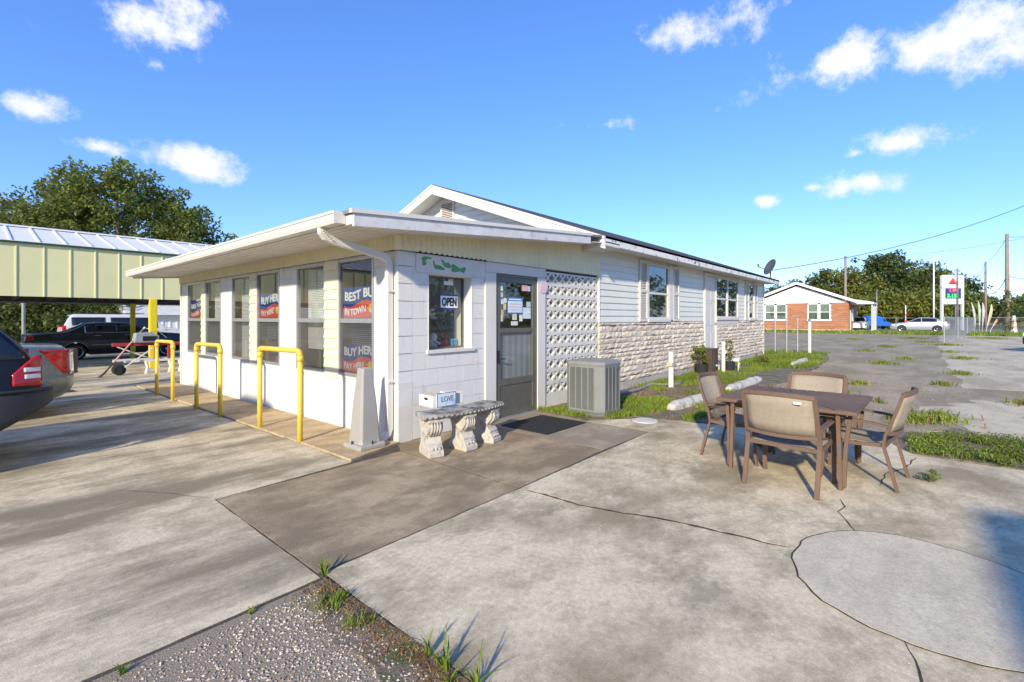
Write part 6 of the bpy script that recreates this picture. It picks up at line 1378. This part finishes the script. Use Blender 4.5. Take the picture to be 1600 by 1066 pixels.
B(.5, 5.6, -.8, y0, -.1, .12).build('porch_floor', FOUND, bh); B(1.0, 1.9, y0 - .04, y0 + .005, .12, 2.3).build('front_door', HW, bh); B(2.6, 4.2, y0 - .04, y0 + .005, 1.1, 2.5).build('porch_window', HW, bh)

# ------------------------------------------------------------------ fences, poles, signs to the right
def fence(lab, pts, h_, mesh=True, spacing=3.0, top=True, group='chain-link fences'):
    root = thing('chain_link_fence', lab, 'fence', (pts[0][0], pts[0][1], -.008), 0, group); m = MB(); rails = MB(); O = Vector((pts[0][0], pts[0][1], 0))
    for (a, b) in zip(pts[:-1], pts[1:]):
        a, b = Vector((a[0], a[1], 0)) - O, Vector((b[0], b[1], 0)) - O; L_ = (b - a).length; d = (b - a) / L_; n = max(1, round(L_ / spacing))
        for i in range(n + 1):
            if i == 0 and a.length > .01: continue
            p = a + d * (L_ * i / n); MB().tube([p + Vector((0, 0, -.1)), p + Vector((0, 0, h_ + .04))], .035, 8).build('post', STEEL, root)
        if top: MB().tube([a + Vector((0, 0, h_)), b + Vector((0, 0, h_))], .024, 7).build('top_rail', STEEL, root)
        if mesh:
            k = int((L_ + h_) / .16)
            for i in range(k):
                for s in (1, -1):
                    q0 = -h_ + i * .16 if s > 0 else i * .16; p0, z0, p1, z1 = q0, .05, q0 + s * h_, h_
                    if s < 0: p0, p1 = q0, q0 - h_
                    def cl_(p, z, pe, ze):
                        if p < 0: z = z + (ze - z) * (0 - p) / (pe - p); p = 0
                        if p > L_: z = z + (ze - z) * (L_ - p) / (pe - p); p = L_
                        return p, z
                    if max(p0, p1) < 0 or min(p0, p1) > L_: continue
                    A_ = cl_(p0, z0, p1, z1); B_ = cl_(p1, z1, p0, z0); m.tube([a + d * A_[0] + Vector((0, 0, A_[1])), a + d * B_[0] + Vector((0, 0, B_[1]))],   .0024, 3, cap=False)
    if mesh: m.build('wire_mesh', STEEL, root, fix=False, kind='stuff')
A_, Bp, Cp = at(1475, 27), at(1522, 46), at(1640, 46)
fence('chain-link fence turning from the lot toward the feather flags', [A_, Bp, Cp], 1.5, True, 9.0)
fence('low wire fence line behind the silver sedan', [at(1352, 66), at(1400, 66), at(1500, 64)], 1.45, False, 7.0)
gf = thing('gate_posts', 'row of bare grey fence posts at the wing end of the lawn', 'fence', (18.565, .036, .0))
for (x, y) in ((0, 0), (.31, -.36), (.60, -.70)): MB().tube([(x, y, -.05), (x, y, 1.46)], .028, 8).build('post', STEEL, gf)
MB().tube([(0, 0, 1.42), (.31, -.36, 1.43), (.60, -.70, 1.42), (.53, -1.13, 1.35)], .006, 5).build('wire', STEEL, gf)
wp = thing('marker_post', 'white painted marker post at the corner of the lawn', 'post', (19.09, -1.10, .0)); MB().tube([(0, 0, -.05), (0, 0, 1.30)], .055, 12).build('pipe', HW, wp); MB().tube([(0, 0, 1.30), (0, 0, 1.42)], .05, 12).build('dark_top', M('post_grey', (.2, .2, .2), .7), wp)
WOOD = M('pole_wood', (.26, .22, .18), .9, .2, 3, .4, 20)
def pole(lab, px_, D, ztop, r_, arm=None, vine=False, lean=0, name='utility_pole', mat=WOOD):
    x, y = at(px_, D); root = thing(name, lab, 'pole', (x, y, -.06)); MB().tube([(0, 0, -.2), (lean * .5, 0, ztop * .5), (lean, 0, ztop)], [r_ * 1.15, r_, r_ * .8], 10).build('shaft', mat, root, smooth=True)
    rt2 = Vector((math.sin(R(41)), -math.cos(R(41)), 0))
    for (z_, w_) in (arm or []): MB().tube([Vector((lean, 0, z_)) - rt2 * w_, Vector((lean, 0, z_)) + rt2 * w_], .06, 6).build('crossarm', mat, root)
    if vine:
        cl = [((random.uniform(-.2, .2), random.uniform(-.2, .2), random.uniform(.2, 4.2)), .3) for _ in range(40)]; leaf_mesh(cl, 18, .13, 61).build('vine', LEAFY, root, fix=False); MB().box(.05, .55, -.15, .15, 5.2, 5.4).build('lamp_bracket', DKS, root)
    return Vector((x + lean, y, ztop - .06))
P1 = pole('thick wooden utility pole with vines round its foot', 1574, 47, 9.9, .17, None, True, .35)
P2 = pole('slender wooden utility pole behind the feather flags', 1540, 70, 9.8, .15)
P3 = pole('short utility pole far beyond the price sign', 1521, 100, 9.6, .17)
P4 = pole('thin utility pole with short crossarm in front of the price sign', 1496, 56, 7.4, .10, [(7.1, .35)])
P5 = pole('wooden utility pole rising over the brick house', 1321, 66, 10.2, .17)
pole('tall slim white flagpole beside the silver sedan', 1459, 58, 9.2, .08, None, False, .1, 'flagpole', HW)
pole('short grey lamp pole at the wooded bank', 1370, 70, 5.6, .06, None, False, 0, 'lamp_pole', STEEL)
def wire(lab, a, b, sag, r_=.02):
    a, b = Vector(a), Vector(b); pts = [a.lerp(b, i / 20) - Vector((0, 0, sag * 4 * (i / 20) * (1 - i / 20))) for i in range(21)]
    tag(MB().tube(pts, r_, 5).build('overhead_wire', M('wire_black', (.03, .03, .03), .7)), lab, 'wire', 'overhead wires')
xe, ye = at(1720, 26)
wire('service cable rising from the wing roof by the satellite dish', (16.72, -.2, 3.25), (xe, ye, 9.6), .75, .014)
def off(px_, D, z): x, y = at(px_, D); return (x, y, z)
wire('power line between the vine-covered pole and the slender pole', P1 - Vector((0, 0, .3)), P2, .5, .02); wire('power line from the slender pole to the far short pole', P2, P3, .6, .025); wire('power line leaving the top of the vine-covered pole toward the road', P1 - Vector((0, 0, .3)), off(1750, 40, 10), .5, .02)
wire('low sagging cable from the lamp bracket pole', P1 - Vector((0, 0, 4.2)), P2 - Vector((0, 0, 4.0)), 1.2, .03); wire('long thin line crossing above the price sign', P4 - Vector((0, 0, .3)), P2 - Vector((0, 0, 1.5)), .5, .018); wire('long line over the wooded bank from the brick house pole', P5 - Vector((0, 0, .4)), off(1700, 60, 13.5), 1.0, .02); wire('cable leaving the lamp bracket of the vine-covered pole toward the road', P1 - Vector((0, 0, 4.2)), off(1700, 44, 5.6), .5, .025)
# fuel price sign
gx_, gy_ = at(1487.5, 60); ps = thing('price_sign', 'tall white fuel price sign with red triangle and LED digits', 'sign', (gx_, gy_, -.06), R(41 - 90 + 2))
ww = 1.28
B(-ww, ww, -.12, .12, 3.25, 6.95).build('cabinet', M('sign_panel_white', (.78, .78, .79), .4), ps, .02)
for s in (-1, 1): B(s * (ww + .07) - .1, s * (ww + .07) + .1, -.13, .13, -.1, 6.9).build('side_post', HW, ps); B(s * .85 - .06, s * .85 + .06, .3, .4, -.1, 3.4).build('rear_leg', STEEL, ps)
tri = [(-.62, 5.78), (.62, 5.78), (.05, 6.62)]; tz = [(-.62, -.145, 5.78), (.62, -.145, 5.78), (.0, -.145, 6.64)]
MB().prism(tz, (0, .02, 0)).build('triangle_logo', M('logo_red', (.72, .06, .03), .4), ps); MB().prism([(-.62, -.152, 5.78), (.62, -.152, 5.78), (.05, -.152, 6.05)], (0, .006, 0)).build('triangle_facet', M('logo_dark_red', (.42, .02, .03), .4), ps); MB().prism([(.0, -.151, 6.64), (.62, -.151, 5.80), (.05, -.151, 6.06)], (0, .005, 0)).build('triangle_facet', M('logo_orange', (.78, .16, .08), .4), ps)
o = link('lettering', text_mesh('lettering', 'CITGO', .3, M('sign_grey_ink', (.25, .27, .34), .5), width=1.25, height=.22), ps); o.location = (-.62, -.135, 5.42)
B(-1.0, 1.05, -.14, -.121, 3.95, 5.28).build('led_panel', M('led_blue', (.03, .05, .26), .5), ps); B(-.62, .72, -.15, -.141, 4.75, 5.25).build('upper_price_field', M('led_red', (.35, .03, .08), .5), ps); B(-.95, .75, -.15, -.141, 3.98, 4.68).build('lower_price_field', M('led_green_dark', (.01, .13, .04), .5), ps)
o = link('price_digits', text_mesh('digits', '3.15', .4, emit('led_green', (.05, .8, .2), 1.0), width=1.2, height=.48, bold=.012), ps); o.location = (-.78, -.16, 4.08)
o = link('price_digits', text_mesh('digits', '9', .4, MATS['led_green'], width=.20, height=.28, bold=.012), ps); o.location = (.47, -.16, 4.28)
o = link('price_digits', text_mesh('digits', '1.99', .4, emit('led_red_lit', (.85, .12, .2), .8), width=1.0, height=.32, bold=.010), ps); o.location = (-.45, -.16, 4.84)
o = link('lettering', text_mesh('lettering', 'unleaded plus', .2, MATS['sign_grey_ink'], width=1.8, height=.16), ps); o.location = (-.9, -.135, 3.5)
# feather flags, crossing sign
for i, (px_, lean, h_, c_, lab) in enumerate(((1518, -.55, 2.6, (.5, .48, .46), 'white feather flag leaning toward the price sign'), (1527, -.15, 2.75, (.40, .5, .36), 'pale green feather flag in the middle of the cluster'), (1535, .05, 2.6, (.5, .42, .43), 'pinkish white feather flag beside the slender pole'), (1546, .6, 2.4, (.5, .43, .3), 'cream feather flag leaning toward the vine-covered pole'), (1556, 1.3, 1.7, (.72, .25, .06), 'orange feather flag leaning far over'))):
    x, y = at(px_ * .5 + 1534 * .5, 48); root = thing('feather_flag', lab, 'flag', (x, y, -.06), R(41 - 90), 'feather flags by the fence'); MB().tube([(0, 0, -.1), (lean * .5, 0, h_ * .5 + .3), (lean, 0, h_ + .5)], .02, 6).build('pole', STEEL, root)
    m = MB(); n = 8
    for k in range(n + 1): q = k / n; w_ = .22 * math.sin(math.pi * (.12 + .86 * q)) ** .6; m.v += [(lean * (.25 + .75 * q), .03 * math.sin(5 * q), .6 + (h_ - .1) * q), (lean * (.25 + .75 * q) + w_, .06 * math.sin(5 * q + 1), .6 + (h_ - .1) * q - .05)]
    m.f = [(2 * k, 2 * k + 1, 2 * k + 3, 2 * k + 2) for k in range(n)]; o = m.build('cloth', M('flag_cloth_%d' % i, c_, .7, .2, 4), root, fix=False); o.modifiers.new('t', 'SOLIDIFY').thickness = .01
x, y = at(1415, 66); cs = thing('crossing_sign', 'white post with red crossed boards near the silver sedan', 'sign', (x, y, -.06), R(41 - 90)); MB().tube([(0, 0, -.1), (0, 0, 3.3)], .06, 8).build('post', HW, cs)
for s in (-1, 1): MB().tube([(-.42, -.07, 1.95 - s * .2), (.52, -.07, 1.95 + s * .2)], 0, rect=(.02, .2), up=(0, 1, 0)).build('board', M('sign_red', (.6, .05, .03), .5), cs)
B(-.22, .22, -.09, -.06, .75, 1.2).build('lower_plate', MATS['sign_red'], cs)
x, y = at(1584, 50); wc = thing('barrel_marker', 'red and white striped barrel marker beside the vine-covered pole', 'marker', (x, y, -.06))
for k in range(5): MB().lathe([(.28 - k * .03, .35 * k), (.25 - k * .03, .35 * k + .349)], (0, 0, 0), 14).build('band', [HW, M('marker_pink', (.75, .35, .33), .5)][k % 2], wc)
